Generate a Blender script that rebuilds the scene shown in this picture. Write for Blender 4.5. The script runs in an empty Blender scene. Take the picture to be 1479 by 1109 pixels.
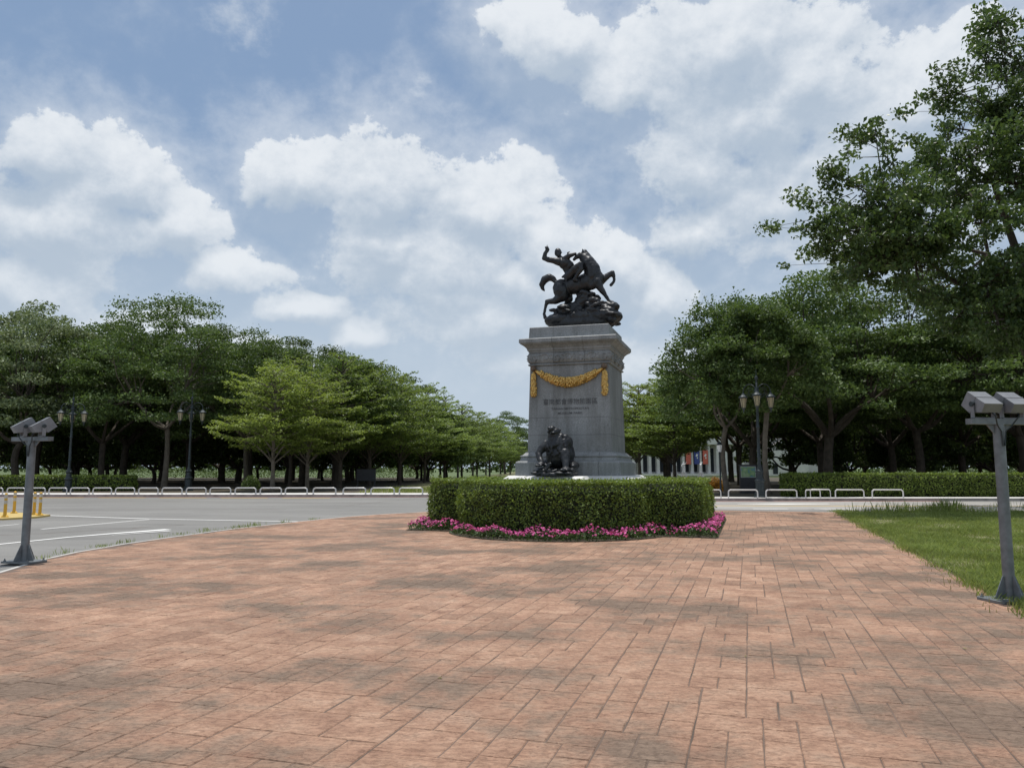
import bpy, math, random
import numpy as np
from mathutils import Vector, Matrix
random.seed(7)
R = math.radians
scene = bpy.context.scene
COL = scene.collection

# ------------------------------------------------------------------ camera, sky, sun, exposure
CAM_H = 1.6
cam_data = bpy.data.cameras.new('camera')
cam = bpy.data.objects.new('camera', cam_data)
COL.objects.link(cam)
cam.location = (0, 0, CAM_H)
cam.rotation_euler = (R(90 + 6.22), 0, 0)
cam_data.sensor_fit = 'HORIZONTAL'
cam_data.sensor_width = 36.0
cam_data.lens = 36.0 * 1110.0 / 1479.0
cam_data.clip_start = 0.05
cam_data.clip_end = 3000
scene.camera = cam

SUN_EL, SUN_AZ = R(83.0), R(-22.0)      # high, slightly behind the monument
sun_dir = Vector((math.cos(SUN_EL) * math.sin(SUN_AZ), math.cos(SUN_EL) * math.cos(SUN_AZ), math.sin(SUN_EL)))
sl = bpy.data.lights.new('sun', 'SUN')
sl.energy = 3.3
sl.angle = R(0.53)
sl.color = (1.0, 0.96, 0.90)
sun = bpy.data.objects.new('sun', sl)
COL.objects.link(sun)
sun.rotation_euler = sun_dir.to_track_quat('Z', 'Y').to_euler()

scene.view_settings.view_transform = 'Standard'
scene.view_settings.look = 'None'
scene.view_settings.gamma = 1.0
scene.view_settings.use_curve_mapping = False
scene.view_settings.exposure = 0.16
scene.cycles.max_bounces = 6
scene.cycles.diffuse_bounces = 3
scene.cycles.glossy_bounces = 2
scene.cycles.transmission_bounces = 3
scene.cycles.transparent_max_bounces = 4
scene.cycles.use_denoising = True

world = bpy.data.worlds.new('World')
scene.world = world
world.use_nodes = True
world.cycles.sampling_method = 'MANUAL'
world.cycles.sample_map_resolution = 256

# every cumulus heap in view: azimuth, elevation, half width, half height (radians)
CLOUDS = [(-0.542, 0.274, 0.119, 0.094), (-0.57, 0.339, 0.05, 0.045), (-0.488, 0.324, 0.069, 0.057), (-0.426, 0.282, 0.073, 0.06),
          (-0.36, 0.232, 0.072, 0.05), (-0.276, 0.191, 0.08, 0.036), (-0.197, 0.155, 0.079, 0.035), (-0.571, 0.194, 0.104, 0.068),
          (-0.281, 0.355, 0.082, 0.063), (-0.166, 0.342, 0.117, 0.088), (-0.037, 0.325, 0.115, 0.077), (0.037, 0.291, 0.057, 0.061),
          (-0.091, 0.246, 0.172, 0.097), (-0.018, 0.185, 0.172, 0.08), (0.138, 0.249, 0.056, 0.068),
          (0.2, 0.216, 0.066, 0.061), (0.058, 0.527, 0.095, 0.06), (0.151, 0.485, 0.129, 0.073), (0.296, 0.494, 0.164, 0.096),
          (0.248, 0.374, 0.092, 0.069), (0.34, 0.324, 0.156, 0.105), (0.246, 0.299, 0.065, 0.059), (0.516, 0.412, 0.121, 0.078),
          (0.395, 0.45, 0.113, 0.081), (0.579, 0.312, 0.105, 0.115), (0.33, 0.415, 0.20, 0.10), (0.47, 0.36, 0.16, 0.12), (0.43, 0.27, 0.14, 0.07),
          (-0.50, 0.15, 0.20, 0.06), (-0.30, 0.13, 0.16, 0.04), (0.12, 0.13, 0.26, 0.06), (0.02, 0.24, 0.14, 0.08), (-0.16, 0.27, 0.12, 0.09)]
# thin torn scraps between the heaps
SCRAPS = [(0.584, 0.48, 0.045, 0.02), (-0.35, 0.525, 0.085, 0.04), (-0.165, 0.454, 0.022, 0.026), (-0.111, 0.473, 0.030, 0.018),
          (-0.064, 0.49, 0.030, 0.022), (0.32, 0.218, 0.07, 0.035), (-0.33, 0.345, 0.03, 0.04), (-0.22, 0.43, 0.1, 0.03)]


def build_sky():
    nt = world.node_tree
    N, L = nt.nodes, nt.links
    N.clear()

    def m(op, a, b=None, c=None, clamp=False):
        n = N.new('ShaderNodeMath')
        n.operation = op
        n.use_clamp = clamp
        for i, v in enumerate((a, b, c)):
            if v is None:
                continue
            if isinstance(v, (int, float)):
                n.inputs[i].default_value = v
            else:
                L.new(v, n.inputs[i])
        return n.outputs[0]

    def vm(op, a, b=None, scale=None):
        n = N.new('ShaderNodeVectorMath')
        n.operation = op
        for i, v in enumerate((a, b)):
            if v is None:
                continue
            if isinstance(v, tuple):
                n.inputs[i].default_value = v
            else:
                L.new(v, n.inputs[i])
        if scale is not None:
            n.inputs['Scale'].default_value = scale
        return n.outputs['Value'] if op == 'LENGTH' else n.outputs['Vector']

    def noise(vec, scale, detail, rough=0.55, dist=0.0):
        n = N.new('ShaderNodeTexNoise')
        n.inputs['Scale'].default_value = scale
        n.inputs['Detail'].default_value = detail
        n.inputs['Roughness'].default_value = rough
        n.inputs['Distortion'].default_value = dist
        L.new(vec, n.inputs['Vector'])
        return n.outputs['Fac']

    def mixc(f, a, b):
        n = N.new('ShaderNodeMix')
        n.data_type = 'RGBA'
        L.new(f, n.inputs['Factor']) if not isinstance(f, float) else setattr(n.inputs['Factor'], 'default_value', f)
        for i, v in ((6, a), (7, b)):
            if isinstance(v, tuple):
                n.inputs[i].default_value = (*v, 1)
            else:
                L.new(v, n.inputs[i])
        return n.outputs[2]

    def smooth(v, lo, hi):
        n = N.new('ShaderNodeMapRange')
        n.interpolation_type = 'SMOOTHSTEP'
        L.new(v, n.inputs['Value'])
        n.inputs['From Min'].default_value = lo
        n.inputs['From Max'].default_value = hi
        return n.outputs['Result']

    tc = N.new('ShaderNodeTexCoord')
    d = vm('NORMALIZE', tc.outputs['Generated'])
    sx = N.new('ShaderNodeSeparateXYZ')
    L.new(d, sx.inputs[0])
    az = m('ARCTAN2', sx.outputs[0], sx.outputs[1])
    el = m('ARCSINE', sx.outputs[2])
    cb = N.new('ShaderNodeCombineXYZ')
    L.new(az, cb.inputs[0])
    L.new(el, cb.inputs[1])
    p0 = cb.outputs[0]
    # the cloud field bends the coordinates a little so that heaps lose their ellipse outline
    wn = N.new('ShaderNodeTexNoise')
    wn.inputs['Scale'].default_value = 9
    wn.inputs['Detail'].default_value = 3
    L.new(d, wn.inputs['Vector'])
    warp = vm('SCALE', vm('SUBTRACT', wn.outputs['Color'], (0.5, 0.5, 0.5)), scale=0.085)
    base_n = noise(vm('MULTIPLY', d, (1, 1, 1.7)), 3.0, 4, 0.5)     # cloud cover all round the horizon
    outside = smooth(m('ABSOLUTE', az), 0.66, 0.95)
    high = smooth(el, 0.58, 0.75)
    out_w = m('MAXIMUM', outside, high)

    def field(shift, heaps, k=0.25):
        p = vm('ADD', vm('ADD', p0, warp), (0.0, shift, 0.0))
        acc = None
        for (a, e, ra, re) in heaps:
            q = vm('MULTIPLY', vm('SUBTRACT', p, (a, e, 0)), (1 / ra, 1 / re, 0))
            ln = vm('LENGTH', q)
            if acc is None:
                acc = ln
            else:
                n = N.new('ShaderNodeMath')
                n.operation = 'SMOOTH_MIN'
                L.new(acc, n.inputs[0])
                L.new(ln, n.inputs[1])
                n.inputs[2].default_value = 0.25
                acc = n.outputs[0]
        b = m('SUBTRACT', 1.0, acc)
        b = m('MAXIMUM', b, -1.0)
        g = m('MULTIPLY', m('SUBTRACT', base_n, 0.47), 6.0)
        return m('ADD', m('MULTIPLY', b, m('SUBTRACT', 1.0, out_w)), m('MULTIPLY', g, out_w))

    b0 = field(0.0, CLOUDS)
    b1 = field(0.03, CLOUDS)
    sb = field(0.0, SCRAPS)
    dz = vm('MULTIPLY', d, (1, 1, 1.25))
    n0 = noise(dz, 14.0, 10, 0.62, 0.1)
    n1 = noise(vm('ADD', dz, (-0.004, 0.0, 0.015)), 14.0, 8, 0.60, 0.1)
    D0 = m('ADD', b0, m('MULTIPLY', m('SUBTRACT', n0, 0.5), 1.8))
    fray = noise(d, 46.0, 5, 0.6)
    D0 = m('ADD', D0, m('MULTIPLY', m('SUBTRACT', fray, 0.5), 0.55))
    D1 = m('ADD', b1, m('MULTIPLY', m('SUBTRACT', n1, 0.5), 1.8))
    # sunlit tops have crisp rims, undersides dissolve into haze
    wide = m('SUBTRACT', 0.50, m('MULTIPLY', m('SUBTRACT', b0, b1), 0.95))
    wide = m('MINIMUM', m('MAXIMUM', wide, 0.27), 1.05)
    cover = m('DIVIDE', m('ADD', D0, 0.12), wide, None, True)
    cover = smooth(cover, 0.0, 1.0)
    veil = m('MULTIPLY', smooth(D0, -1.15, 0.20), 0.50)
    wisp = m('MULTIPLY', smooth(m('ADD', sb, m('MULTIPLY', m('SUBTRACT', n0, 0.5), 4.2)), 0.15, 1.5), 0.62)
    cover = m('MAXIMUM', m('MAXIMUM', cover, veil), wisp)
    soft = noise(d, 4.5, 5, 0.55)
    lit = m('ADD', 0.42, m('MULTIPLY', m('SUBTRACT', D0, D1), 0.72))
    lit = m('ADD', lit, m('MULTIPLY', m('SUBTRACT', b0, b1), 0.42))
    lit = m('SUBTRACT', lit, m('MULTIPLY', smooth(b0, 0.15, 1.1), 0.22))
    lit = m('ADD', lit, m('MULTIPLY', m('SUBTRACT', soft, 0.5), 0.85))
    lit = smooth(lit, -0.05, 1.05)
    S = 10.0        # the background strength below is 0.1
    cloud = mixc(lit, (0.42 * S, 0.495 * S, 0.585 * S), (0.765 * S, 0.795 * S, 0.825 * S))
    sky = N.new('ShaderNodeTexSky')
    sky.sky_type = 'NISHITA'
    sky.sun_disc = False
    sky.sun_elevation = SUN_EL
    sky.sun_rotation = SUN_AZ
    sky.air_density = 1.0
    sky.dust_density = 2.2
    sky.ozone_density = 1.6
    # milky moisture of a tropical noon, thicker towards the horizon
    hz = smooth(el, 0.36, 0.0)
    blue = mixc(0.42, sky.outputs[0], (0.23 * S, 0.355 * S, 0.52 * S))
    air = mixc(m('MULTIPLY', hz, 0.75), blue, (0.45 * S, 0.545 * S, 0.66 * S))
    full = mixc(m('MULTIPLY', cover, 0.91), air, cloud)
    low = smooth(el, 0.30, 0.02)
    full = mixc(m('MULTIPLY', low, 0.62), full, (0.50 * S, 0.58 * S, 0.67 * S))
    bg = N.new('ShaderNodeBackground')
    bg.inputs['Strength'].default_value = 0.1
    L.new(full, bg.inputs['Color'])
    out = N.new('ShaderNodeOutputWorld')
    L.new(bg.outputs[0], out.inputs['Surface'])


build_sky()

# ------------------------------------------------------------------ helpers
AXIS = R(17.1)                       # the plaza's long axis runs 17 degrees to the right of the camera
AV = (math.sin(AXIS), math.cos(AXIS))
BV = (math.cos(AXIS), -math.sin(AXIS))


def ba(b, a):
    return (b * BV[0] + a * AV[0], b * BV[1] + a * AV[1])


def tag(o, label=None, cat=None, group=None, kind=None):
    if label:
        o['label'] = label
    if cat:
        o['category'] = cat
    if group:
        o['group'] = group
    if kind:
        o['kind'] = kind
    return o


def empty(name, loc=(0, 0, 0), rz=0.0):
    o = bpy.data.objects.new(name, None)
    o.empty_display_size = 0.2
    o.location = loc
    o.rotation_euler = (0, 0, rz)
    COL.objects.link(o)
    return o


def link(name, mesh, parent=None, loc=None, rz=None):
    o = bpy.data.objects.new(name, mesh)
    COL.objects.link(o)
    if parent is not None:
        o.parent = parent
    if loc is not None:
        o.location = loc
    if rz is not None:
        o.rotation_euler = (0, 0, rz)
    return o


def np_mesh(name, verts, faces, mat, smooth=False):
    """fast mesh out of numpy arrays: faces is (M, k)"""
    verts = np.asarray(verts, dtype=np.float32)
    faces = np.asarray(faces, dtype=np.int32)
    me = bpy.data.meshes.new(name)
    k = faces.shape[1]
    me.vertices.add(len(verts))
    me.vertices.foreach_set('co', verts.ravel())
    me.loops.add(faces.size)
    me.loops.foreach_set('vertex_index', faces.ravel())
    me.polygons.add(len(faces))
    me.polygons.foreach_set('loop_start', np.arange(0, faces.size, k, dtype=np.int32))
    me.polygons.foreach_set('use_smooth', np.full(len(faces), smooth, dtype=bool))
    me.update(calc_edges=True)
    me.materials.append(mat)
    return me


class MB:
    def __init__(self):
        self.v, self.f = [], []

    def add(self, vs, fs):
        o = len(self.v)
        self.v += [tuple(v) for v in vs]
        self.f += [tuple(i + o for i in f) for f in fs]
        return self

    def box(self, c, s, rz=0.0, M=None):
        x, y, z = s[0] / 2, s[1] / 2, s[2] / 2
        vs = [Vector((sx * x, sy * y, sz * z)) for sz in (-1, 1) for sy in (-1, 1) for sx in (-1, 1)]
        rot = M if M is not None else Matrix.Rotation(rz, 3, 'Z')
        vs = [rot @ v + Vector(c) for v in vs]
        return self.add(vs, [(0, 2, 3, 1), (4, 5, 7, 6), (0, 1, 5, 4), (2, 6, 7, 3), (0, 4, 6, 2), (1, 3, 7, 5)])

    def lathe(self, prof, c=(0, 0, 0), n=16, cap=True):
        vs, fs = [], []
        for (r, z) in prof:
            for i in range(n):
                a = 2 * math.pi * i / n
                vs.append((c[0] + r * math.cos(a), c[1] + r * math.sin(a), c[2] + z))
        for j in range(len(prof) - 1):
            for i in range(n):
                fs.append((j * n + i, j * n + (i + 1) % n, (j + 1) * n + (i + 1) % n, (j + 1) * n + i))
        if cap:
            fs.append(tuple(range(n - 1, -1, -1)))
            fs.append(tuple((len(prof) - 1) * n + i for i in range(n)))
        return self.add(vs, fs)

    def tube(self, pts, rad, n=8):
        pts = [Vector(p) for p in pts]
        if isinstance(rad, (int, float)):
            rad = [rad] * len(pts)
        vs, fs = [], []
        ref = Vector((0.31, 0.17, 0.93)).normalized()
        for i, p in enumerate(pts):
            t = (pts[min(i + 1, len(pts) - 1)] - pts[max(i - 1, 0)]).normalized()
            if abs(t.dot(ref)) > 0.95:
                ref = Vector((0.9, 0.3, 0.1)).normalized()
            u = t.cross(ref).normalized()
            w = t.cross(u)
            ref = -w.cross(t) if False else ref
            for k in range(n):
                a = 2 * math.pi * k / n
                vs.append(p + (u * math.cos(a) + w * math.sin(a)) * rad[i])
        for j in range(len(pts) - 1):
            for k in range(n):
                fs.append((j * n + k, j * n + (k + 1) % n, (j + 1) * n + (k + 1) % n, (j + 1) * n + k))
        fs.append(tuple(range(n - 1, -1, -1)))
        fs.append(tuple((len(pts) - 1) * n + k for k in range(n)))
        return self.add(vs, fs)

    def ball(self, c, r, n=10, m=7, s=(1, 1, 1), M=None):
        vs, fs = [], []
        for j in range(m + 1):
            t = math.pi * j / m
            for i in range(n):
                a = 2 * math.pi * i / n
                q = Vector((s[0] * r * math.sin(t) * math.cos(a), s[1] * r * math.sin(t) * math.sin(a), s[2] * r * math.cos(t)))
                if M is not None:
                    q = M @ q
                vs.append(q + Vector(c))
        for j in range(m):
            for i in range(n):
                fs.append((j * n + i, (j + 1) * n + i, (j + 1) * n + (i + 1) % n, j * n + (i + 1) % n))
        return self.add(vs, fs)

    def prism(self, outline, z0, z1):
        n = len(outline)
        vs = [(x, y, z0) for x, y in outline] + [(x, y, z1) for x, y in outline]
        fs = [tuple(range(n - 1, -1, -1)), tuple(range(n, 2 * n))]
        fs += [(i, (i + 1) % n, n + (i + 1) % n, n + i) for i in range(n)]
        return self.add(vs, fs)

    def mesh(self, name, mat, smooth=False, weld=False):
        me = bpy.data.meshes.new(name)
        me.from_pydata([tuple(v) for v in self.v], [], self.f)
        me.validate()
        if smooth:
            me.polygons.foreach_set('use_smooth', [True] * len(me.polygons))
            if hasattr(me, 'set_sharp_from_angle'):
                me.set_sharp_from_angle(angle=R(40))
        me.materials.append(mat)
        me.update()
        return me

    def build(self, name, mat, parent=None, smooth=False, loc=None, rz=None):
        return link(name, self.mesh(name, mat, smooth), parent, loc, rz)


def ribbon(pts, w, z):
    """flat strip along a polyline, width w"""
    vs, fs = [], []
    P = [Vector((p[0], p[1], 0)) for p in pts]
    ws = w if isinstance(w, (list, tuple)) else [w] * len(P)
    for i, p in enumerate(P):
        t = (P[min(i + 1, len(P) - 1)] - P[max(i - 1, 0)]).normalized()
        n = Vector((-t.y, t.x, 0))
        vs += [p + n * ws[i] / 2 + Vector((0, 0, z)), p - n * ws[i] / 2 + Vector((0, 0, z))]
    for i in range(len(P) - 1):
        fs.append((2 * i, 2 * i + 1, 2 * i + 3, 2 * i + 2))
    return vs, fs


# ------------------------------------------------------------------ materials
def material(name):
    mt = bpy.data.materials.new(name)
    mt.use_nodes = True
    nt = mt.node_tree
    bs = nt.nodes['Principled BSDF']
    return mt, nt, bs


def tex_noise(nt, scale, detail=4, rough=0.55, coord='POS', stretch=None, w=None):
    if coord == 'POS':
        g = nt.nodes.new('ShaderNodeNewGeometry').outputs['Position']
    else:
        g = nt.nodes.new('ShaderNodeTexCoord').outputs['Object']
    if stretch:
        mp = nt.nodes.new('ShaderNodeMapping')
        mp.inputs['Scale'].default_value = stretch[:3]
        if len(stretch) > 3:
            mp.inputs['Rotation'].default_value = (0, 0, stretch[3])
        nt.links.new(g, mp.inputs['Vector'])
        g = mp.outputs[0]
    n = nt.nodes.new('ShaderNodeTexNoise')
    n.inputs['Scale'].default_value = scale
    n.inputs['Detail'].default_value = detail
    n.inputs['Roughness'].default_value = rough
    nt.links.new(g, n.inputs['Vector'])
    return n


def ramp(nt, fac, stops):
    r = nt.nodes.new('ShaderNodeValToRGB')
    while len(r.color_ramp.elements) < len(stops):
        r.color_ramp.elements.new(0.5)
    for e, (p, c) in zip(r.color_ramp.elements, stops):
        e.position = p
        e.color = (*c, 1) if len(c) == 3 else c
    nt.links.new(fac, r.inputs['Fac'])
    return r.outputs['Color']


def mixc(nt, fac, a, b, mode='MIX'):
    n = nt.nodes.new('ShaderNodeMix')
    n.data_type = 'RGBA'
    n.blend_type = mode
    for i, v in ((0, fac), (6, a), (7, b)):
        if isinstance(v, (int, float)):
            n.inputs[i].default_value = v
        elif isinstance(v, tuple):
            n.inputs[i].default_value = (*v, 1)
        else:
            nt.links.new(v, n.inputs[i])
    return n.outputs[2]


def bump(nt, bs, height, strength, dist=0.01):
    b = nt.nodes.new('ShaderNodeBump')
    b.inputs['Strength'].default_value = strength
    b.inputs['Distance'].default_value = dist
    nt.links.new(height, b.inputs['Height'])
    nt.links.new(b.outputs[0], bs.inputs['Normal'])
    return b


def rand_island(nt):
    return nt.nodes.new('ShaderNodeNewGeometry').outputs['Random Per Island']


def simple(name, c, rough=0.6, metal=0.0, var=0.25, scale=6.0, bmp=0.0, coord='OBJ', spec=None):
    mt, nt, bs = material(name)
    n = tex_noise(nt, scale, 5, 0.6, coord)
    dark = tuple(x * (1 - var) for x in c)
    lite = tuple(min(1, x * (1 + var)) for x in c)
    nt.links.new(ramp(nt, n.outputs['Fac'], [(0.3, dark), (0.7, lite)]), bs.inputs['Base Color'])
    bs.inputs['Roughness'].default_value = rough
    bs.inputs['Metallic'].default_value = metal
    if spec is not None:
        bs.inputs['Specular IOR Level'].default_value = spec
    if bmp:
        bump(nt, bs, n.outputs['Fac'], bmp)
    return mt


def foliage(name, c_dark, c_lite, trans=0.3, clump=1.2, rough=0.5, objvar=0.25):
    mt, nt, bs = material(name)
    ri = rand_island(nt)
    col = ramp(nt, ri, [(0.0, c_dark), (0.75, c_lite), (1.0, tuple(min(1, x * 1.35) for x in c_lite))])
    n = tex_noise(nt, clump, 2, 0.5, 'POS')
    v = nt.nodes.new('ShaderNodeMapRange')
    v.inputs['From Min'].default_value = 0.3
    v.inputs['From Max'].default_value = 0.7
    v.inputs['To Min'].default_value = 0.7
    v.inputs['To Max'].default_value = 1.3
    nt.links.new(n.outputs['Fac'], v.inputs['Value'])
    oi = nt.nodes.new('ShaderNodeObjectInfo')
    ov = nt.nodes.new('ShaderNodeMapRange')
    ov.inputs['To Min'].default_value = 1 - objvar
    ov.inputs['To Max'].default_value = 1 + objvar
    nt.links.new(oi.outputs['Random'], ov.inputs['Value'])
    mul = nt.nodes.new('ShaderNodeMath')
    mul.operation = 'MULTIPLY'
    nt.links.new(v.outputs[0], mul.inputs[0])
    nt.links.new(ov.outputs[0], mul.inputs[1])
    sc = nt.nodes.new('ShaderNodeVectorMath')
    sc.operation = 'SCALE'
    nt.links.new(col, sc.inputs[0])
    nt.links.new(mul.outputs[0], sc.inputs['Scale'])
    nt.links.new(sc.outputs[0], bs.inputs['Base Color'])
    bs.inputs['Roughness'].default_value = rough
    bs.inputs['Specular IOR Level'].default_value = 0.35
    tr = nt.nodes.new('ShaderNodeBsdfTranslucent')
    tcol = mixc(nt, 0.5, sc.outputs[0], (c_lite[0] * 1.6, c_lite[1] * 1.6, c_lite[2] * 0.7))
    nt.links.new(tcol, tr.inputs['Color'])
    mx = nt.nodes.new('ShaderNodeMixShader')
    mx.inputs[0].default_value = trans
    nt.links.new(bs.outputs[0], mx.inputs[1])
    nt.links.new(tr.outputs[0], mx.inputs[2])
    nt.links.new(mx.outputs[0], nt.nodes['Material Output'].inputs['Surface'])
    return mt


def mat_paving():
    mt, nt, bs = material('stamped_terracotta_concrete')
    big = tex_noise(nt, 0.62, 5, 0.55, 'POS', (0.75, 1.0, 1.0))
    mid = tex_noise(nt, 3.2, 6, 0.62, 'POS')
    fine = tex_noise(nt, 24, 6, 0.7, 'POS')
    terra = ramp(nt, mid.outputs['Fac'], [(0.28, (0.275, 0.155, 0.104)), (0.5, (0.39, 0.236, 0.160)), (0.74, (0.495, 0.325, 0.230))])
    ri = rand_island(nt)
    vr = nt.nodes.new('ShaderNodeMapRange')
    vr.inputs['To Min'].default_value = 0.82
    vr.inputs['To Max'].default_value = 1.15
    nt.links.new(ri, vr.inputs['Value'])
    sc = nt.nodes.new('ShaderNodeVectorMath')
    sc.operation = 'SCALE'
    nt.links.new(terra, sc.inputs[0])
    nt.links.new(vr.outputs[0], sc.inputs['Scale'])
    # grey release-powder stains in soft patches
    add = nt.nodes.new('ShaderNodeMath')
    add.operation = 'MULTIPLY_ADD'
    nt.links.new(mid.outputs['Fac'], add.inputs[0])
    add.inputs[1].default_value = 0.45
    nt.links.new(big.outputs['Fac'], add.inputs[2])
    st = ramp(nt, add.outputs[0], [(0.70, (0, 0, 0)), (0.745, (0.35, 0.35, 0.35)), (0.83, (1, 1, 1))])
    fm = nt.nodes.new('ShaderNodeMath')
    fm.operation = 'MULTIPLY'
    fm.inputs[1].default_value = 0.72
    nt.links.new(st, fm.inputs[0])
    c1 = mixc(nt, fm.outputs[0], sc.outputs[0], (0.135, 0.108, 0.082))
    pal = tex_noise(nt, 1.3, 5, 0.7, 'POS')
    pm = ramp(nt, pal.outputs['Fac'], [(0.55, (0, 0, 0)), (0.78, (0.5, 0.5, 0.5))])
    c2 = mixc(nt, pm, c1, (0.46, 0.33, 0.25))
    fmr = ramp(nt, fine.outputs['Fac'], [(0.3, (0.66, 0.65, 0.64)), (0.7, (1.22, 1.22, 1.22))])
    c3 = mixc(nt, 0.8, c2, fmr, 'MULTIPLY')
    # thin dark scars of the slate texture
    sc_n = tex_noise(nt, 5.5, 7, 0.66, 'POS', (1.0, 2.4, 1.0, 0.35))
    scar = ramp(nt, sc_n.outputs['Fac'], [(0.465, (1, 1, 1)), (0.497, (0.50, 0.47, 0.45)), (0.508, (0.55, 0.52, 0.50)), (0.535, (1.08, 1.08, 1.08))])
    c3 = mixc(nt, 0.62, c3, scar, 'MULTIPLY')
    nt.links.new(c3, bs.inputs['Base Color'])
    bs.inputs['Roughness'].default_value = 0.72
    bs.inputs['Specular IOR Level'].default_value = 0.3
    # slate-like chips and ridges
    ch = tex_noise(nt, 7.0, 8, 0.68, 'POS', (1.0, 2.2, 1.0, 0.4))
    ad = nt.nodes.new('ShaderNodeMath')
    ad.operation = 'MULTIPLY_ADD'
    nt.links.new(fine.outputs['Fac'], ad.inputs[0])
    ad.inputs[1].default_value = 0.22
    nt.links.new(ch.outputs['Fac'], ad.inputs[2])
    bump(nt, bs, ad.outputs[0], 0.9, 0.035)
    return mt


def mat_joint():
    mt, nt, bs = material('dark_joint_mortar')
    n = tex_noise(nt, 1.5, 5, 0.6)
    nt.links.new(ramp(nt, n.outputs['Fac'], [(0.35, (0.085, 0.062, 0.048)), (0.7, (0.19, 0.13, 0.098))]), bs.inputs['Base Color'])
    bs.inputs['Roughness'].default_value = 0.9
    return mt


def mat_asphalt(name, lo, hi, streak=True):
    mt, nt, bs = material(name)
    big = tex_noise(nt, 0.22, 5, 0.6, 'POS', (0.5, 1.6, 1.0))
    fine = tex_noise(nt, 60, 3, 0.7, 'POS')
    c = ramp(nt, big.outputs['Fac'], [(0.3, lo), (0.7, hi)])
    f = ramp(nt, fine.outputs['Fac'], [(0.3, (0.72, 0.72, 0.72)), (0.7, (1.25, 1.25, 1.25))])
    c = mixc(nt, 0.85, c, f, 'MULTIPLY')
    st = tex_noise(nt, 0.9, 6, 0.7, 'POS', (0.25, 1.5, 1))
    sm = ramp(nt, st.outputs['Fac'], [(0.56, (0, 0, 0)), (0.66, (0.4, 0.4, 0.4))])
    c = mixc(nt, sm, c, tuple(x * 0.55 for x in lo))
    nt.links.new(c, bs.inputs['Base Color'])
    bs.inputs['Roughness'].default_value = 0.85
    bump(nt, bs, fine.outputs['Fac'], 0.5, 0.006)
    return mt


def mat_granite():
    mt, nt, bs = material('grey_granite')
    sp = tex_noise(nt, 55, 3, 0.8, 'OBJ')
    big = tex_noise(nt, 1.1, 6, 0.65, 'OBJ')
    run = tex_noise(nt, 2.4, 5, 0.6, 'OBJ', (2.0, 2.0, 0.22))
    c = ramp(nt, sp.outputs['Fac'], [(0.30, (0.135, 0.142, 0.148)), (0.5, (0.255, 0.265, 0.272)), (0.72, (0.40, 0.41, 0.418))])
    b = ramp(nt, big.outputs['Fac'], [(0.3, (0.80, 0.80, 0.79)), (0.7, (1.12, 1.12, 1.12))])
    c = mixc(nt, 1.0, c, b, 'MULTIPLY')
    r_ = ramp(nt, run.outputs['Fac'], [(0.36, (0.62, 0.61, 0.59)), (0.56, (1, 1, 1))])
    c = mixc(nt, 0.75, c, r_, 'MULTIPLY')
    nt.links.new(c, bs.inputs['Base Color'])
    bs.inputs['Roughness'].default_value = 0.55
    bump(nt, bs, sp.outputs['Fac'], 0.12, 0.003)
    return mt


def mat_bronze():
    mt, nt, bs = material('dark_bronze')
    n = tex_noise(nt, 4.5, 6, 0.65, 'OBJ')
    f = tex_noise(nt, 22, 4, 0.6, 'OBJ')
    c = ramp(nt, n.outputs['Fac'], [(0.3, (0.022, 0.023, 0.026)), (0.6, (0.042, 0.044, 0.048)), (0.8, (0.085, 0.090, 0.088))])
    nt.links.new(c, bs.inputs['Base Color'])
    bs.inputs['Metallic'].default_value = 0.55
    bs.inputs['Roughness'].default_value = 0.44
    bump(nt, bs, f.outputs['Fac'], 0.35, 0.012)
    return mt


def mat_gold():
    mt, nt, bs = material('gilt_bronze')
    n = tex_noise(nt, 30, 4, 0.6, 'OBJ')
    c = ramp(nt, n.outputs['Fac'], [(0.3, (0.34, 0.19, 0.05)), (0.65, (0.80, 0.54, 0.18))])
    nt.links.new(c, bs.inputs['Base Color'])
    bs.inputs['Metallic'].default_value = 0.7
    bs.inputs['Roughness'].default_value = 0.3
    return mt


def mat_map():
    mt, nt, bs = material('park_map_print')
    n = tex_noise(nt, 3.0, 3, 0.5, 'OBJ')
    c = ramp(nt, n.outputs['Fac'], [(0.30, (0.10, 0.24, 0.36)), (0.46, (0.15, 0.30, 0.30)), (0.52, (0.22, 0.38, 0.16)), (0.68, (0.35, 0.47, 0.27))])
    nt.links.new(c, bs.inputs['Base Color'])
    bs.inputs['Roughness'].default_value = 0.25
    return mt


def mat_paint(name, c, wear=0.5, scale=5.0, under=(0.16, 0.155, 0.15)):
    mt, nt, bs = material(name)
    n = tex_noise(nt, scale, 7, 0.75, 'POS')
    f = ramp(nt, n.outputs['Fac'], [(0.60, (0, 0, 0)), (0.72, (wear, wear, wear))])
    nt.links.new(mixc(nt, f, c, under), bs.inputs['Base Color'])
    bs.inputs['Roughness'].default_value = 0.7
    return mt


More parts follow.
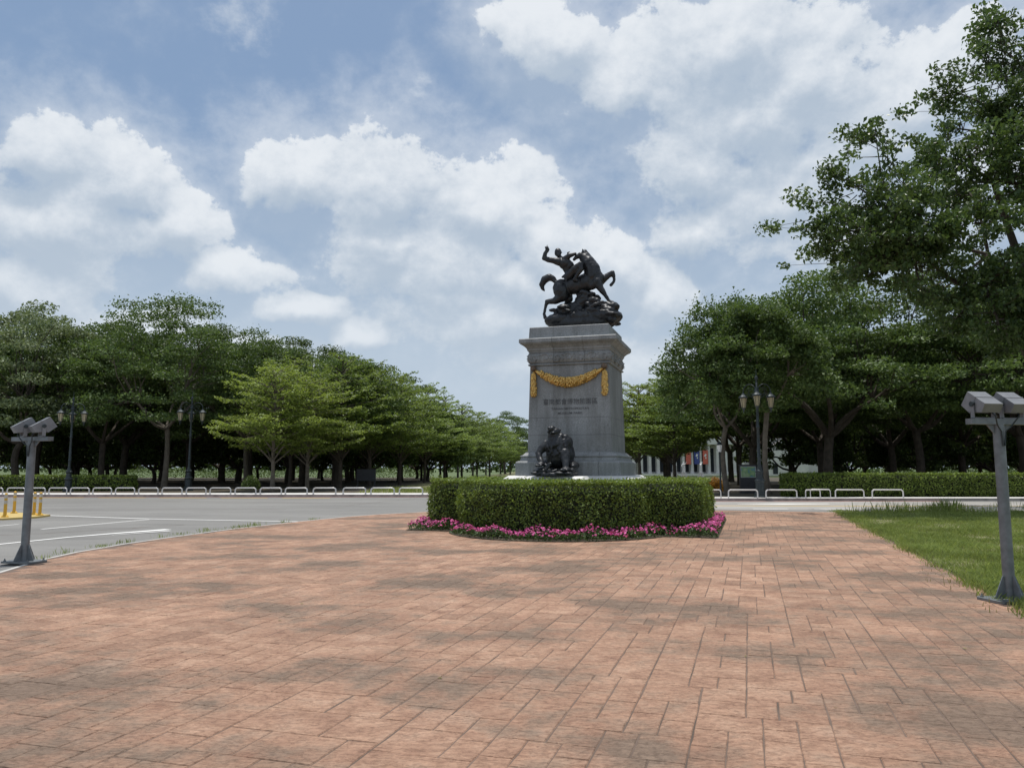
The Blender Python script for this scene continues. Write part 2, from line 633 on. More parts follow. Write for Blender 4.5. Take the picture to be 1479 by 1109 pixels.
M = dict(
    paving=mat_paving(), joint=mat_joint(),
    asphalt=mat_asphalt('worn_asphalt', (0.165, 0.160, 0.150), (0.235, 0.228, 0.214)),
    pale_asphalt=mat_asphalt('dusty_pale_road', (0.25, 0.24, 0.225), (0.42, 0.40, 0.375)),
    concrete=simple('pale_concrete', (0.68, 0.665, 0.64), 0.85, var=0.18, scale=1.2, coord='POS'),
    edge=mat_paint('worn_pale_edge', (0.50, 0.48, 0.45), 0.9, 2.2, (0.20, 0.16, 0.12)),
    kerb=simple('grey_kerb_concrete', (0.30, 0.285, 0.27), 0.9, var=0.35, scale=2.5, coord='POS'),
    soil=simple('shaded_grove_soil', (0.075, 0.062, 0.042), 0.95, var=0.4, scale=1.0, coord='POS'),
    turf=simple('turf_ground', (0.16, 0.155, 0.07), 0.95, var=0.4, scale=1.2, coord='POS'),
    field=simple('far_turf', (0.09, 0.125, 0.045), 0.95, var=0.3, scale=0.1, coord='POS'),
    white_line=mat_paint('white_road_paint', (0.80, 0.79, 0.76), 0.8),
    yellow_line=mat_paint('yellow_road_paint', (0.62, 0.42, 0.10), 0.9),
    red_line=mat_paint('red_kerb_paint', (0.42, 0.16, 0.12), 0.9),
    granite=mat_granite(),
    ledge=simple('white_marble', (0.58, 0.575, 0.56), 0.5, var=0.1, scale=3),
    bronze=mat_bronze(), gold=mat_gold(),
    boss=simple('brown_bronze', (0.17, 0.125, 0.095), 0.5, 0.5, 0.3, 12),
    letters=simple('engraved_letters', (0.062, 0.064, 0.068), 0.7, 0, 0.2, 30),
    steel=simple('galvanised_steel', (0.165, 0.18, 0.19), 0.5, 0.35, 0.28, 7, 0.05),
    housing=simple('aluminium_housing', (0.20, 0.205, 0.215), 0.5, 0.3, 0.15, 9),
    lens=simple('dark_lamp_glass', (0.03, 0.032, 0.036), 0.12, 0, 0.1, 5),
    iron=simple('dark_green_cast_iron', (0.028, 0.038, 0.042), 0.45, 0.3, 0.3, 8),
    milk=simple('milky_lantern_glass', (0.36, 0.31, 0.20), 0.3, 0, 0.15, 14),
    tube=simple('white_tube_steel', (0.62, 0.60, 0.585), 0.4, 0.15, 0.10, 10),
    tube_grey=simple('brushed_tube_steel', (0.52, 0.52, 0.52), 0.35, 0.3, 0.10, 10),
    yellow=simple('yellow_plastic', (0.62, 0.36, 0.035), 0.5, 0, 0.12, 8),
    yellow_old=mat_paint('faded_yellow_paint', (0.50, 0.37, 0.13), 0.7, 3.0),
    reflect=simple('grey_reflective_band', (0.52, 0.48, 0.42), 0.4, 0, 0.1, 20),
    bark=simple('grey_brown_bark', (0.07, 0.056, 0.043), 0.9, 0, 0.4, 3, 0.5),
    bark_lite=simple('pale_bark', (0.14, 0.118, 0.092), 0.9, 0, 0.3, 3, 0.4),
    board=simple('dark_grey_board', (0.035, 0.036, 0.042), 0.55, 0, 0.2, 4),
    map=mat_map(),
    stucco=simple('pale_building_stone', (0.60, 0.58, 0.55), 0.85, 0, 0.1, 0.8),
    window=simple('dark_window_glass', (0.03, 0.035, 0.045), 0.15, 0, 0.1, 2),
    red_cloth=simple('red_banner_cloth', (0.55, 0.13, 0.09), 0.8, 0, 0.12, 3),
    blue_cloth=simple('blue_banner_cloth', (0.06, 0.08, 0.26), 0.8, 0, 0.15, 3),
    white_cloth=simple('white_banner_print', (0.7, 0.68, 0.66), 0.8, 0, 0.1, 3),
    marble=simple('weathered_white_marble', (0.75, 0.74, 0.72), 0.6, 0, 0.1, 3),
    leaf_dark=foliage('dark_broad_leaves', (0.040, 0.068, 0.022), (0.098, 0.145, 0.042)),
    leaf_mid=foliage('mid_green_leaves', (0.043, 0.078, 0.024), (0.105, 0.158, 0.045)),
    leaf_tier=foliage('light_tiered_leaves', (0.086, 0.132, 0.033), (0.180, 0.245, 0.064), 0.40),
    leaf_lime=foliage('yellow_green_leaves', (0.108, 0.155, 0.034), (0.220, 0.280, 0.068), 0.42),
    leaf_pale=foliage('pale_grey_green_leaves', (0.070, 0.100, 0.045), (0.17, 0.21, 0.11), 0.28),
    leaf_near=foliage('glossy_near_leaves', (0.034, 0.064, 0.022), (0.092, 0.140, 0.045), 0.32, 0.8, 0.38, 0.05),
    hedge=foliage('clipped_hedge_leaves', (0.064, 0.104, 0.022), (0.190, 0.255, 0.054), 0.36, 2.2, 0.5, 0.1),
    hedge_core=simple('hedge_twigs', (0.018, 0.024, 0.010), 0.95, 0, 0.4, 6),
    grass=foliage('lawn_blades', (0.115, 0.165, 0.042), (0.26, 0.31, 0.10), 0.42, 0.8, 0.6, 0.05),
    straw=foliage('dry_grass_blades', (0.14, 0.12, 0.05), (0.26, 0.23, 0.11), 0.3, 1.1, 0.7, 0.05),
    bed_leaf=foliage('bedding_leaves', (0.030, 0.062, 0.020), (0.080, 0.125, 0.040), 0.25, 3.0, 0.5, 0.05),
    petal=foliage('pink_petals', (0.30, 0.012, 0.12), (0.62, 0.12, 0.34), 0.25, 5.0, 0.6, 0.05),
    croton=foliage('orange_croton_leaves', (0.16, 0.10, 0.012), (0.40, 0.20, 0.03), 0.25, 1.5, 0.5, 0.05),
)

# ------------------------------------------------------------------ the ground, road, pavement, plaza
def sheet(name, pts, z, mat):
    mb = MB()
    mb.add([(x, y, z) for x, y in pts], [tuple(range(len(pts)))])
    o = mb.build(name, mat)
    me = o.data
    if me.polygons[0].normal.z < 0:
        me.flip_normals()
    return tag(o, kind='structure')


sheet('ground', [(-1500, -300), (1500, -300), (1500, 2500), (-1500, 2500)], -0.12, M['field'])
KERB = [(-120, 43.5), (-4.5, 43.5), (-2.5, 43.1), (1.5, 40.6), (5.0, 38.7), (8.0, 38.2), (120, 38.2)]
sheet('road', [(-120, -30), (120, -30)] + KERB[::-1], -0.030, M['asphalt'])
sheet('side_lane', [(7.6, 30.6), (30, 27.0), (120, 27.0), (120, 38.0), (8.2, 38.0)], -0.026, M['pale_asphalt'])


def raised(name, outline, z0, z1, mat):
    mb = MB().prism(outline, z0, z1)
    return tag(mb.build(name, mat), kind='structure')


def off(poly, d):
    return [(x, y + d) for x, y in poly]


raised('kerb', off(KERB, 0.0) + off(KERB, 0.22)[::-1], -0.1, 0.115, M['kerb'])
raised('pavement', off(KERB, 0.223)[1:-1] and [(-120, 43.723)] + off(KERB, 0.223)[1:-1] + [(120, 38.423), (120, 39.7), (10.5, 39.9), (8.0, 43.5), (-4, 46.2), (-120, 46.2)], -0.1, 0.11, M['concrete'])
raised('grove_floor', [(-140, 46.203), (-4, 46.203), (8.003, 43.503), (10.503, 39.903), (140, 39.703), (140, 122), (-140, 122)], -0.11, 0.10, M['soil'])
raised('grass_verge', [(-9.5, 46.4), (6.0, 45.0), (5.5, 58.0), (22, 300), (2, 300), (-9, 66)], 0.095, 0.118, M['turf'])

PLAZA = [(-2.5, -6.0)] + [ba(b, a) for b, a in
         [(-7.0, -2.0), (-8.4, 2.5), (-9.9, 6.3), (-11.12, 9.25), (-11.93, 10.7), (-12.37, 11.85), (-12.73, 13.43), (-12.93, 15.1), (-13.11, 17.63), (-13.01, 20.43),
          (-12.77, 22.92), (-12.42, 24.21), (-11.51, 26.24), (-9.6, 28.2), (-7.0, 29.6), (-3.0, 30.4), (0.5, 30.55), (2.98, 30.5),
          (2.98, 22.0), (2.92, 10.0), (2.9, 2.0), (2.9, -6.0)]]
plaza = sheet('plaza', PLAZA, -0.006, M['joint'])
LEFT = [ba(b, a) for b, a in [(-8.4, 2.5), (-9.9, 6.3), (-11.12, 9.25), (-11.93, 10.7), (-12.37, 11.85), (-12.73, 13.43), (-12.93, 15.1), (-13.11, 17.63), (-13.01, 20.43), (-12.77, 22.92), (-12.42, 24.21), (-11.51, 26.24), (-9.6, 28.2), (-7.0, 29.6), (-3.0, 30.4), (0.5, 30.55), (2.98, 30.5)]]
edge = MB()
vs, fs = ribbon(LEFT, 0.07, -0.001)
vs2, fs2 = ribbon(LEFT, 0.07, -0.09)
n_ = len(vs)
edge.add(vs + vs2, [tuple(f) for f in fs] + [(i, i + 2, n_ + i + 2, n_ + i) for i in range(0, n_ - 2, 2)] + [(i + 1, n_ + i + 1, n_ + i + 3, i + 3) for i in range(0, n_ - 2, 2)])
tag(edge.build('plaza_edge_kerb', M['edge']), kind='structure')


def inside(poly, x, y):
    c = False
    j = len(poly) - 1
    for i in range(len(poly)):
        xi, yi = poly[i]
        xj, yj = poly[j]
        if (yi > y) != (yj > y) and x < (xj - xi) * (y - yi) / (yj - yi) + xi:
            c = not c
        j = i
    return c


def build_paving():
    """random ashlar stones stamped along the plaza's axis: the nearest 300 single, the rest joined"""
    rnd = random.Random(11)
    mod = 0.1025
    nb, na = int(16.6 / mod), int(33.5 / mod)
    b0, a0 = -13.4, -2.4
    grid = np.zeros((nb + 8, na + 8), dtype=bool)
    grid[nb:, :] = True
    sizes = [(4, 6), (4, 4), (3, 4), (5, 4), (2, 3), (3, 2), (6, 4), (2, 2), (3, 3), (4, 3), (5, 6), (2, 4), (4, 2), (3, 6)]
    wts = [7, 6, 5, 5, 3, 2, 4, 1, 4, 5, 3, 3, 2, 3]
    stones = []
    vj = np.zeros((nb + 20, na + 8), dtype=bool)
    for j in range(na):
        for i in range(nb):
            if grid[i, j]:
                continue
            run = 1
            while i + run < nb and not grid[i + run, j] and run < 12:
                run += 1
            opts = [(wd, wt) for wd, wt in zip(sizes, wts) if (wd[0] <= run - 2 or wd[0] == run)]
            if not opts:
                opts = [((run, q), 1) for q in (2, 3, 4)]
            if j:
                opts = [(wd, wt * (0.03 if vj[i + wd[0], j - 1] else 1.0)) for wd, wt in opts]
            (w, d) = rnd.choices([o[0] for o in opts], [o[1] for o in opts])[0]
            vj[i, j:j + d] = True
            vj[i + w, j:j + d] = True
            grid[i:i + w, j:j + d] = True
            stones.append((b0 + i * mod, a0 + j * mod, w * mod, d * mod))
    isl = lambda b, a: (abs(b + 4.65) < 3.7 and abs(a - 21.9) < 3.3)

    def stone_geo(w, d, r2):
        gb = r2.choice([0.003, 0.004, 0.006, 0.009])
        ga = r2.choice([0.003, 0.004, 0.006])
        ch = 0.007
        h = -0.0015 + r2.uniform(-0.0015, 0.0015)
        j_ = lambda: r2.uniform(-0.003, 0.003)
        # outline with a mid point on every side so that edges waver
        x0, x1, y0, y1 = gb / 2, w - gb / 2, ga / 2, d - ga / 2
        base = [(x0, y0), ((x0 + x1) / 2, y0 + j_()), (x1, y0), (x1 + j_(), (y0 + y1) / 2), (x1, y1), ((x0 + x1) / 2, y1 + j_()), (x0, y1), (x0 + j_(), (y0 + y1) / 2)]
        base = [(x + j_() * 0.7, y + j_() * 0.5) for x, y in base]
        cx, cy = w / 2, d / 2
        top = [(cx + (x - cx) * (1 - 2 * ch / w), cy + (y - cy) * (1 - 2 * ch * 0.6 / d)) for x, y in base]
        vs = [(x, y, -0.0075) for x, y in base] + [(x, y, h + r2.uniform(-0.0012, 0.0012)) for x, y in top]
        fs = [(i, (i + 1) % 8, 8 + (i + 1) % 8, 8 + i) for i in range(8)] + [tuple(8 + i for i in range(8))]
        return vs, fs

    placed, rim = [], []
    for (b, a, w, d) in stones:
        x, y = ba(b + w / 2, a + d / 2)
        if isl(b + w / 2, a + d / 2):
            continue
        corners = [ba(b, a), ba(b + w, a), ba(b + w, a + d), ba(b, a + d)]
        ins = [inside(PLAZA, cx, cy) for cx, cy in corners]
        if not all(ins):
            if any(ins):
                rim.append(corners)
            continue
        placed.append((b, a, w, d, x, y))
    # those in view, nearest first
    inview = sorted([s for s in placed if s[5] > 3.6 and abs(s[4]) < 0.68 * s[5] + 0.25], key=lambda s: math.hypot(s[4], s[5]))[:300]
    single = set(id(s) for s in inview)
    cache = {}
    for s in inview:
        key = (round(s[2] / mod), round(s[3] / mod), rnd.randrange(4))
        if key not in cache:
            mb = MB()
            mb.add(*stone_geo(s[2], s[3], random.Random(hash(key) % 9999)))
            cache[key] = mb.mesh('paving_stone', M['paving'])
        o = link('paving_stone', cache[key], plaza, (*ba(s[0], s[1]), 0), -AXIS)
    rest = MB()
    for s in placed:
        if id(s) in single:
            continue
        vs, fs = stone_geo(s[2], s[3], rnd)
        rest.add([(*ba(s[0] + v[0], s[1] + v[1]), v[2]) for v in vs], fs)
    # stones cut along the plaza's edge
    for q in rim:
        poly = [tuple(p) for p in q]
        for i in range(len(PLAZA)):
            (x1, y1), (x2, y2) = PLAZA[i - 1], PLAZA[i]
            side = lambda p: (x2 - x1) * (p[1] - y1) - (y2 - y1) * (p[0] - x1)
            out = []
            for k in range(len(poly)):
                p, q2 = poly[k - 1], poly[k]
                sp, sq = side(p), side(q2)
                if (sp <= 0) != (sq <= 0):
                    t = sp / (sp - sq)
                    out.append((p[0] + (q2[0] - p[0]) * t, p[1] + (q2[1] - p[1]) * t))
                if sq <= 0:
                    out.append(q2)
            poly = out
            if len(poly) < 3:
                break
        if len(poly) < 3:
            continue
        cx, cy = sum(p[0] for p in poly) / len(poly), sum(p[1] for p in poly) / len(poly)
        n_ = len(poly)
        up = [(cx + (x - cx) * 0.97, cy + (y - cy) * 0.985, -0.0015) for x, y in poly]
        dn = [(cx + (x - cx) * 0.985, cy + (y - cy) * 0.995, -0.0075) for x, y in poly]
        ar = sum(poly[k - 1][0] * poly[k][1] - poly[k][0] * poly[k - 1][1] for k in range(n_))
        if ar < 0:
            up, dn = up[::-1], dn[::-1]
        rest.add(dn + up, [(k, (k + 1) % n_, n_ + (k + 1) % n_, n_ + k) for k in range(n_)] + [tuple(n_ + k for k in range(n_))])
    tag(rest.build('paving_stones', M['paving'], plaza), kind='stuff')


build_paving()

# painted markings: one structure object each, 4 mm above the road
def marking(name, lines, mat, z=-0.022):
    mb = MB()
    for pts, w in lines:
        mb.add(*ribbon(pts, w, z))
    return tag(mb.build(name, mat), kind='structure')


marking('white_road_line', [([(-16.4, 26.9), (-11.64, 24.95), (-6.35, 23.65)], 0.15)], M['white_line'])
marking('white_road_line', [([(-11.6, 14.3), (-10.97, 16.73), (-10.45, 18.41), (-9.97, 19.39), (-9.13, 20.71)], [0.13, 0.13, 0.14, 0.2, 0.34])], M['white_line'])
marking('white_road_line', [([(-9.72, 18.95), (-8.86, 20.2)], [0.04, 0.16])], M['white_line'], -0.018)
marking('white_road_line', [([(-12.57, 20.83), (-11.72, 24.1), (-11.5, 24.7)], 0.1)], M['white_line'], -0.026)
marking('white_road_line', [([(-15.2, 19.6), (-14.42, 21.95), (-14.28, 22.55)], 0.1)], M['white_line'])
marking('white_road_line', [([(-60, 43.0), (-28, 42.95)], 0.18)], M['white_line'])
marking('red_road_line', [([(-60, 43.3), (-1.5, 43.3)], 0.22)], M['red_line'])
marking('red_road_line', [([(7, 37.95), (21, 37.95)], 0.3)], M['red_line'])
marking('yellow_road_line', [([(x, 42.1 + 0.3 * math.sin(x * .2)), (x + 2.6, 42.1 + 0.3 * math.sin((x + 2.6) * .2))], 0.34) for x in np.arange(-26, -10, 3.4)], M['yellow_line'])
marking('yellow_road_line', [([(6, 33.6), (14, 33.3), (24, 33.0)], 0.3)], M['yellow_line'])
marking('white_road_line', [([(9.6, 31.0), (11.0, 31.0)], 0.22)], M['white_line'])
marking('white_road_line', [([(12.0, 30.9), (13.6, 30.8)], 0.22)], M['white_line'])
marking('white_road_arrow', [([(10.2, 35.2), (12.2, 35.2), (14.4, 35.3)], [0.15, 0.9, 0.3])], M['white_line'])

rc = random.Random(77)
for (x0, y0, x1, y1) in [(-26, 38.5, -3.5, 35.5), (-22, 31.5, -9, 30.2), (-9.5, 22.4, -14.5, 17.0), (-7.2, 33.8, -5.0, 41.8)]:
    pts = []
    for i in range(25):
        t = i / 24
        pts.append((x0 + (x1 - x0) * t + rc.uniform(-.12, .12), y0 + (y1 - y0) * t + rc.uniform(-.12, .12) + 0.5 * math.sin(t * 5 + x0)))
    marking('road_crack', [(pts, [rc.uniform(.02, .06) for _ in pts])], M['joint'], -0.027)

# lawn
LAWN = [ba(2.985, a) for a in (-4, 2, 10, 20, 28.6)] + [(12.6, 29.0), (16.5, 28.7), (20, 27.6), (60, 27.0), (60, -4)]
lawn = sheet('lawn', LAWN, -0.004, M['turf'])

# ------------------------------------------------------------------ leaf clouds
def unit(v):
    return v / np.maximum(np.linalg.norm(v, axis=1, keepdims=True), 1e-9)


def leaf_quads(c, size, aspect, rng, bias=0.8, nrm=None, droop=0.15):
    n = len(c)
    rn = unit(rng.normal(size=(n, 3)))
    b = np.array([[0, 0, 1.0]]) if nrm is None else nrm
    nn = unit(rn + b * bias)
    t = unit(np.cross(nn, unit(rng.normal(size=(n, 3)))))
    s = np.cross(nn, t)
    l = (size * rng.uniform(0.65, 1.3, size=n))[:, None]
    w = l * aspect
    dz = np.zeros((n, 3))
    dz[:, 2] = -droop * l[:, 0]
    v = np.empty((n, 4, 3))
    v[:, 0] = c - t * l * 0.5
    v[:, 1] = c + s * w * 0.5
    v[:, 2] = c + t * l * 0.5 + dz
    v[:, 3] = c - s * w * 0.5
    f = np.arange(n * 4).reshape(n, 4)
    return v.reshape(-1, 3), f


def ball_pts(n, rng, power=0.45):
    d = unit(rng.normal(size=(n, 3)))
    return d * (rng.uniform(0, 1, size=(n, 1)) ** power)


def bent(p, q, rng, n=5, sag=0.12):
    p, q = np.array(p, float), np.array(q, float)
    L = np.linalg.norm(q - p)
    o = rng.normal(size=3) * L * 0.08
    pts = []
    for i in range(n + 1):
        t = i / n
        a = p + (q - p) * t + o * math.sin(math.pi * t)
        a[2] += sag * L * math.sin(math.pi * t) * 0.5
        pts.append(tuple(a))
    return pts


def broad_tree(h, r, crown_base, seed, leaf_mat, bark, n_clump=80, per=165, leaf=0.27, fork=0.25, stems=5, flat=0.42, trunk_r=0.24, lean=0.0, spiky=0.0):
    """umbrella crown on a forked trunk: returns (trunk mesh, crown mesh)"""
    rng = np.random.default_rng(seed)
    H = h - crown_base
    cl = []
    while len(cl) < n_clump:
        d = unit(rng.normal(size=(1, 3)))[0]
        rad = rng.uniform(0.35, 1.0) ** 0.5
        if d[2] < -0.25:
            continue
        x, y, z = d[0] * r * rad, d[1] * r * rad, crown_base + H * 0.28 + d[2] * H * 0.72 * rad
        z += rng.normal() * 0.25
        cl.append((x, y, min(z, h - 0.3)))
    cl = np.array(cl)
    cl[:, 0] += lean * (cl[:, 2] / h)
    pts, nr = [], []
    for c in cl:
        cr = rng.uniform(0.7, 1.35) * r / 5.0
        k = int(per * (cr * 5 / r) ** 2 * rng.uniform(0.8, 1.15))
        p = ball_pts(k, rng, 0.4)
        p[:, 2] = np.abs(p[:, 2]) * rng.choice([1, 1, -0.35], size=k)
        p = p * np.array([cr, cr, cr * flat]) + c
        if spiky:
            up = rng.uniform(size=k) < 0.18
            p[up, 2] += rng.uniform(0, spiky, size=up.sum())
        pts.append(p)
    pts = np.concatenate(pts)
    v, f = leaf_quads(pts, leaf, 0.55, rng, 0.75)
    crown = np_mesh('crown', v, f, leaf_mat)
    mb = MB()
    fz = h * fork
    base = (0, 0, -0.1)
    top = (lean * 0.3, rng.normal() * 0.15, fz)
    mb.tube(bent(base, top, rng, 4, 0), [trunk_r * 1.35, trunk_r * 1.05, trunk_r, trunk_r * 0.95, trunk_r * 0.95], 9)
    order = rng.permutation(len(cl))
    ang = np.arctan2(cl[:, 1], cl[:, 0])
    for s in range(stems):
        a0 = -math.pi + 2 * math.pi * (s + rng.uniform(0, .5)) / stems
        mine = [i for i in order if abs((ang[i] - a0 + math.pi) % (2 * math.pi) - math.pi) < math.pi / stems]
        if not mine:
            continue
        mid = cl[mine].mean(axis=0) * np.array([0.62, 0.62, 1]) - np.array([0, 0, 0.2 * H])
        mb.tube(bent(top, mid, rng, 5, -0.1), np.linspace(trunk_r * 0.62, trunk_r * 0.34, 6).tolist(), 7)
        for i in mine[:9]:
            mb.tube(bent(mid, cl[i], rng, 3, 0.1), np.linspace(trunk_r * 0.27, 0.02, 4).tolist(), 5)
    return mb.mesh('trunk', bark, True), crown


def tier_tree(h, r, first, seed, leaf_mat, bark, leaf=0.2, total=11000, trunk_r=0.14, fork=True):
    """flat sprays of leaves in storeys round a straight stem"""
    rng = np.random.default_rng(seed)
    mb = MB()
    mb.tube([(0, 0, -0.1), (0.03, 0, first * 0.5), (0.0, 0.05, first), (0.05, 0, h * 0.7), (0, 0, h * 0.97)], [trunk_r * 1.3, trunk_r, trunk_r * 0.9, trunk_r * 0.5, 0.03], 8)
    pts = []
    tiers = []
    z = first
    while z < h - 0.15:
        tiers.append(z)
        z += rng.uniform(0.60, 0.82)
    branches = []
    for z in tiers:
        t = (z - first) / (h - first)
        prof = max(0.0, 1 - t ** 1.7) ** 0.62 * (0.86 + 0.14 * min(1, t * 6))
        nb = 7 if t < 0.75 else 5
        a0 = rng.uniform(0, 6.28)
        for k in range(nb):
            a = a0 + 2 * math.pi * (k + rng.uniform(-.25, .25)) / nb
            L = max(0.35, r * prof * rng.uniform(0.72, 1.12))
            slope = rng.uniform(0.0, 0.15) + (0.25 if t < .15 else 0) + (0.5 * t)
            branches.append((z + rng.uniform(-.2, .2), a, L, slope))
    wsum = sum(b[2] ** 1.6 for b in branches)
    for (z, a, L, slope) in branches:
        k = int(total * L ** 1.6 / wsum)
        u = rng.uniform(0.12, 1.0, size=k) ** 0.75
        side = rng.normal(size=k) * 0.20 * L * np.sin(np.clip(u, 0, 1) * math.pi * 0.85 + 0.15)
        x = u * L
        zz = z + slope * x - 0.06 * x * x / max(L, .1) + rng.normal(size=k) * 0.05 - np.abs(side) * 0.10 + 0.12 * np.sin(u * 9 + a)
        ca, sa = math.cos(a), math.sin(a)
        pts.append(np.stack([x * ca - side * sa, x * sa + side * ca, zz], 1))
        q = [(x_ * ca, x_ * sa, z + slope * x_ - 0.06 * x_ * x_ / max(L, .1)) for x_ in np.linspace(0, L * 0.85, 4)]
        q[0] = (0, 0, z - 0.1 - (0.6 if z < first + 0.8 else 0))
        mb.tube(q, [trunk_r * 0.42, trunk_r * 0.3, trunk_r * 0.18, 0.01], 5)
    pts = np.concatenate(pts)
    v, f = leaf_quads(pts, leaf, 0.5, rng, 1.6, None, 0.1)
    return mb.mesh('trunk', bark, True), np_mesh('crown', v, f, leaf_mat)


def place_tree(name, meshes, loc, scale, rz, label, group=None, sz=None, lean=None):
    o = empty(name, loc, rz)
    o.scale = (scale, scale, sz or scale)
    if lean:
        o.rotation_euler = (lean[0], lean[1], rz)
    link('trunk', meshes[0], o)
    link('crown', meshes[1], o)
    tag(o, label, 'tree', group)
    return o


G = 0.10     # grove floor height
broad_a = broad_tree(13.0, 6.4, 3.1, 21, M['leaf_dark'], M['bark'], 130, 240, leaf=0.22, fork=0.27)
broad_b = broad_tree(13.0, 6.6, 3.0, 22, M['leaf_mid'], M['bark'], 125, 240, leaf=0.22, fork=0.24, stems=6, trunk_r=0.28)
broad_c = broad_tree(13.5, 5.8, 3.2, 28, M['leaf_pale'], M['bark'], 125, 220, leaf=0.22, fork=0.24, stems=5)
feather = broad_tree(14.5, 6.3, 3.4, 29, M['leaf_mid'], M['bark_lite'], 150, 220, leaf=0.21, fork=0.3, stems=5, flat=0.34, trunk_r=0.19, spiky=0.55)
low_a = broad_tree(9.5, 5.6, 0.9, 26, M['leaf_dark'], M['bark'], 100, 120, leaf=0.36, fork=0.14, stems=6, flat=0.7, trunk_r=0.2)
low_b = broad_tree(9.0, 5.2, 0.8, 27, M['leaf_dark'], M['bark'], 100, 120, leaf=0.36, fork=0.16, stems=5, flat=0.7, trunk_r=0.2)
bushy_a = broad_tree(12.6, 4.1, 3.4, 24, M['leaf_mid'], M['bark_lite'], 120, 220, leaf=0.2, fork=0.33, stems=3, flat=0.75, trunk_r=0.16, spiky=0.8)
bushy_b = broad_tree(10.8, 3.5, 4.8, 25, M['leaf_mid'], M['bark_lite'], 105, 220, leaf=0.2, fork=0.42, stems=3, flat=0.7, trunk_r=0.15, spiky=0.4)
tier_a = tier_tree(9.0, 4.7, 2.7, 31, M['leaf_lime'], M['bark_lite'], 0.2, 16000)
tier_b = tier_tree(10.0, 4.7, 2.7, 32, M['leaf_tier'], M['bark'], 0.22, 14000)
tier_c = tier_tree(10.0, 4.9, 2.8, 33, M['leaf_tier'], M['bark'], 0.22, 14000)
# left grove, front row
place_tree('broad_tree', broad_c, (-36.3, 57, G), 1.02, 0.4, 'pale grey green broad tree at the far left edge, above the low hedge')
place_tree('broad_tree', broad_a, (-31.8, 60, G), 0.98, 1.9, 'dark broad tree behind the left hedge, between the pale tree and the tallest one')
place_tree('broad_tree', feather, (-25.6, 57, G), 1.0, 0.8, 'tallest tree of the left grove, mid green with a feathery crown and pale trunk')
place_tree('broad_tree', feather, (-20.9, 61, G), 0.88, 2.6, 'feathery dark green tree leaning beside the second lamp of the left grove', lean=(0, R(5)))
place_tree('tiered_tree', tier_a, (-15.6, 50.4, G), 0.93, 0.3, 'yellow green tiered tree nearest the kerb, wide crown and pale forked trunk')
place_tree('tiered_tree', tier_a, (-13.9, 52.6, G), 0.88, 3.1, 'yellow green tiered tree close behind the nearest one, to its right')
left_deep = [(-40.5, 66, 1.08), (-34.6, 69, 1.12), (-28.5, 68, 1.05), (-23.5, 69, 1.02), (-18.5, 68, 0.98), (-44, 60, 1.05), (-46, 74, 1.1), (-30, 80, 1.1), (-22, 82, 1.05), (-38, 84, 1.15), (-16.5, 78, 0.95), (-19, 92, 1.0), (-27, 95, 1.05), (-14.5, 64, 0.86), (-52, 70, 1.1), (-50, 88, 1.1), (-12.6, 88, 0.9)]
for i, (x, y, s) in enumerate(left_deep):
    place_tree('broad_tree', (broad_a, broad_b)[i % 2], (x, y, G), s, i * 1.3, 'dark broad tree standing deep in the shade of the left grove', 'trees deep in the left grove')
ave = [(-13.0, 58.5, 1.02), (-11.6, 63, 1.03), (-10.0, 69, 1.0), (-8.7, 77, 1.0), (-7.5, 86, 0.97), (-6.3, 97, 0.97), (-5.0, 110, 0.95), (-3.6, 125, 0.97), (-2.1, 142, 0.97), (-0.4, 165, 0.96), (1.5, 195, 0.93), (3.6, 230, 0.88)]
for i, (x, y, s) in enumerate(ave):
    place_tree('tiered_tree', (tier_b, tier_c)[i % 2], (x, y, G), s, i * 2.1,
               ['tiered light green tree heading the avenue row behind the yellow green pair', 'second tree of the receding avenue row left of the monument', 'third tree of the receding avenue row left of the monument', 'fourth tree of the receding avenue row left of the monument', 'fifth tree of the receding avenue row left of the monument', 'sixth tree of the receding avenue row left of the monument'][i] if i < 6 else 'small distant tiered tree near the far end of the left avenue', 'avenue trees left of the monument')
for i, (x, y, s) in enumerate([(-17.2, 60, 1.04), (-15.2, 66, 1.05), (-13.6, 74, 1.05), (-12.2, 83, 1.03), (-11.0, 94, 1.0), (-9.8, 106, 1.0), (-8.4, 120, 1.0), (-7, 138, 1.0), (-5.4, 160, 1.0)]):
    place_tree('tiered_tree', (tier_c, tier_b)[i % 2], (x, y, G), s, i * 1.7 + 1, 'tiered green tree in the second row behind the left avenue', 'second row of avenue trees')
place_tree('broad_tree', broad_a, (-1.6, 184, G), 1.12, 0.2, 'distant dark round crowned tree rising above the avenue just left of the monument')

# dense low crowned trees that close the groves at the back
rl = random.Random(12)
for i, x in enumerate(np.arange(-70, -13, 6.2)):
    for j, y in enumerate((76, 90, 105)):
        place_tree('low_crowned_tree', (low_a, low_b)[(i + j) % 2], (x + rl.uniform(-2, 2) + j * 3, y + rl.uniform(-3, 3), G), rl.uniform(.85, 1.15), rl.uniform(0, 6), 'low crowned dark tree closing the back of the left grove', 'low trees at the back of the left grove')
for i, x in enumerate(np.arange(24, 84, 6.2)):
    for j, y in enumerate((70, 86, 102)):
        if x < 34 and j >= 1:
            continue
        place_tree('low_crowned_tree', (low_b, low_a)[(i + j) % 2], (x + rl.uniform(-2, 2) + j * 3, y + rl.uniform(-3, 3), G), rl.uniform(.8, 1.1), rl.uniform(0, 6), 'low crowned dark tree closing the back of the right grove', 'low trees at the back of the right grove')

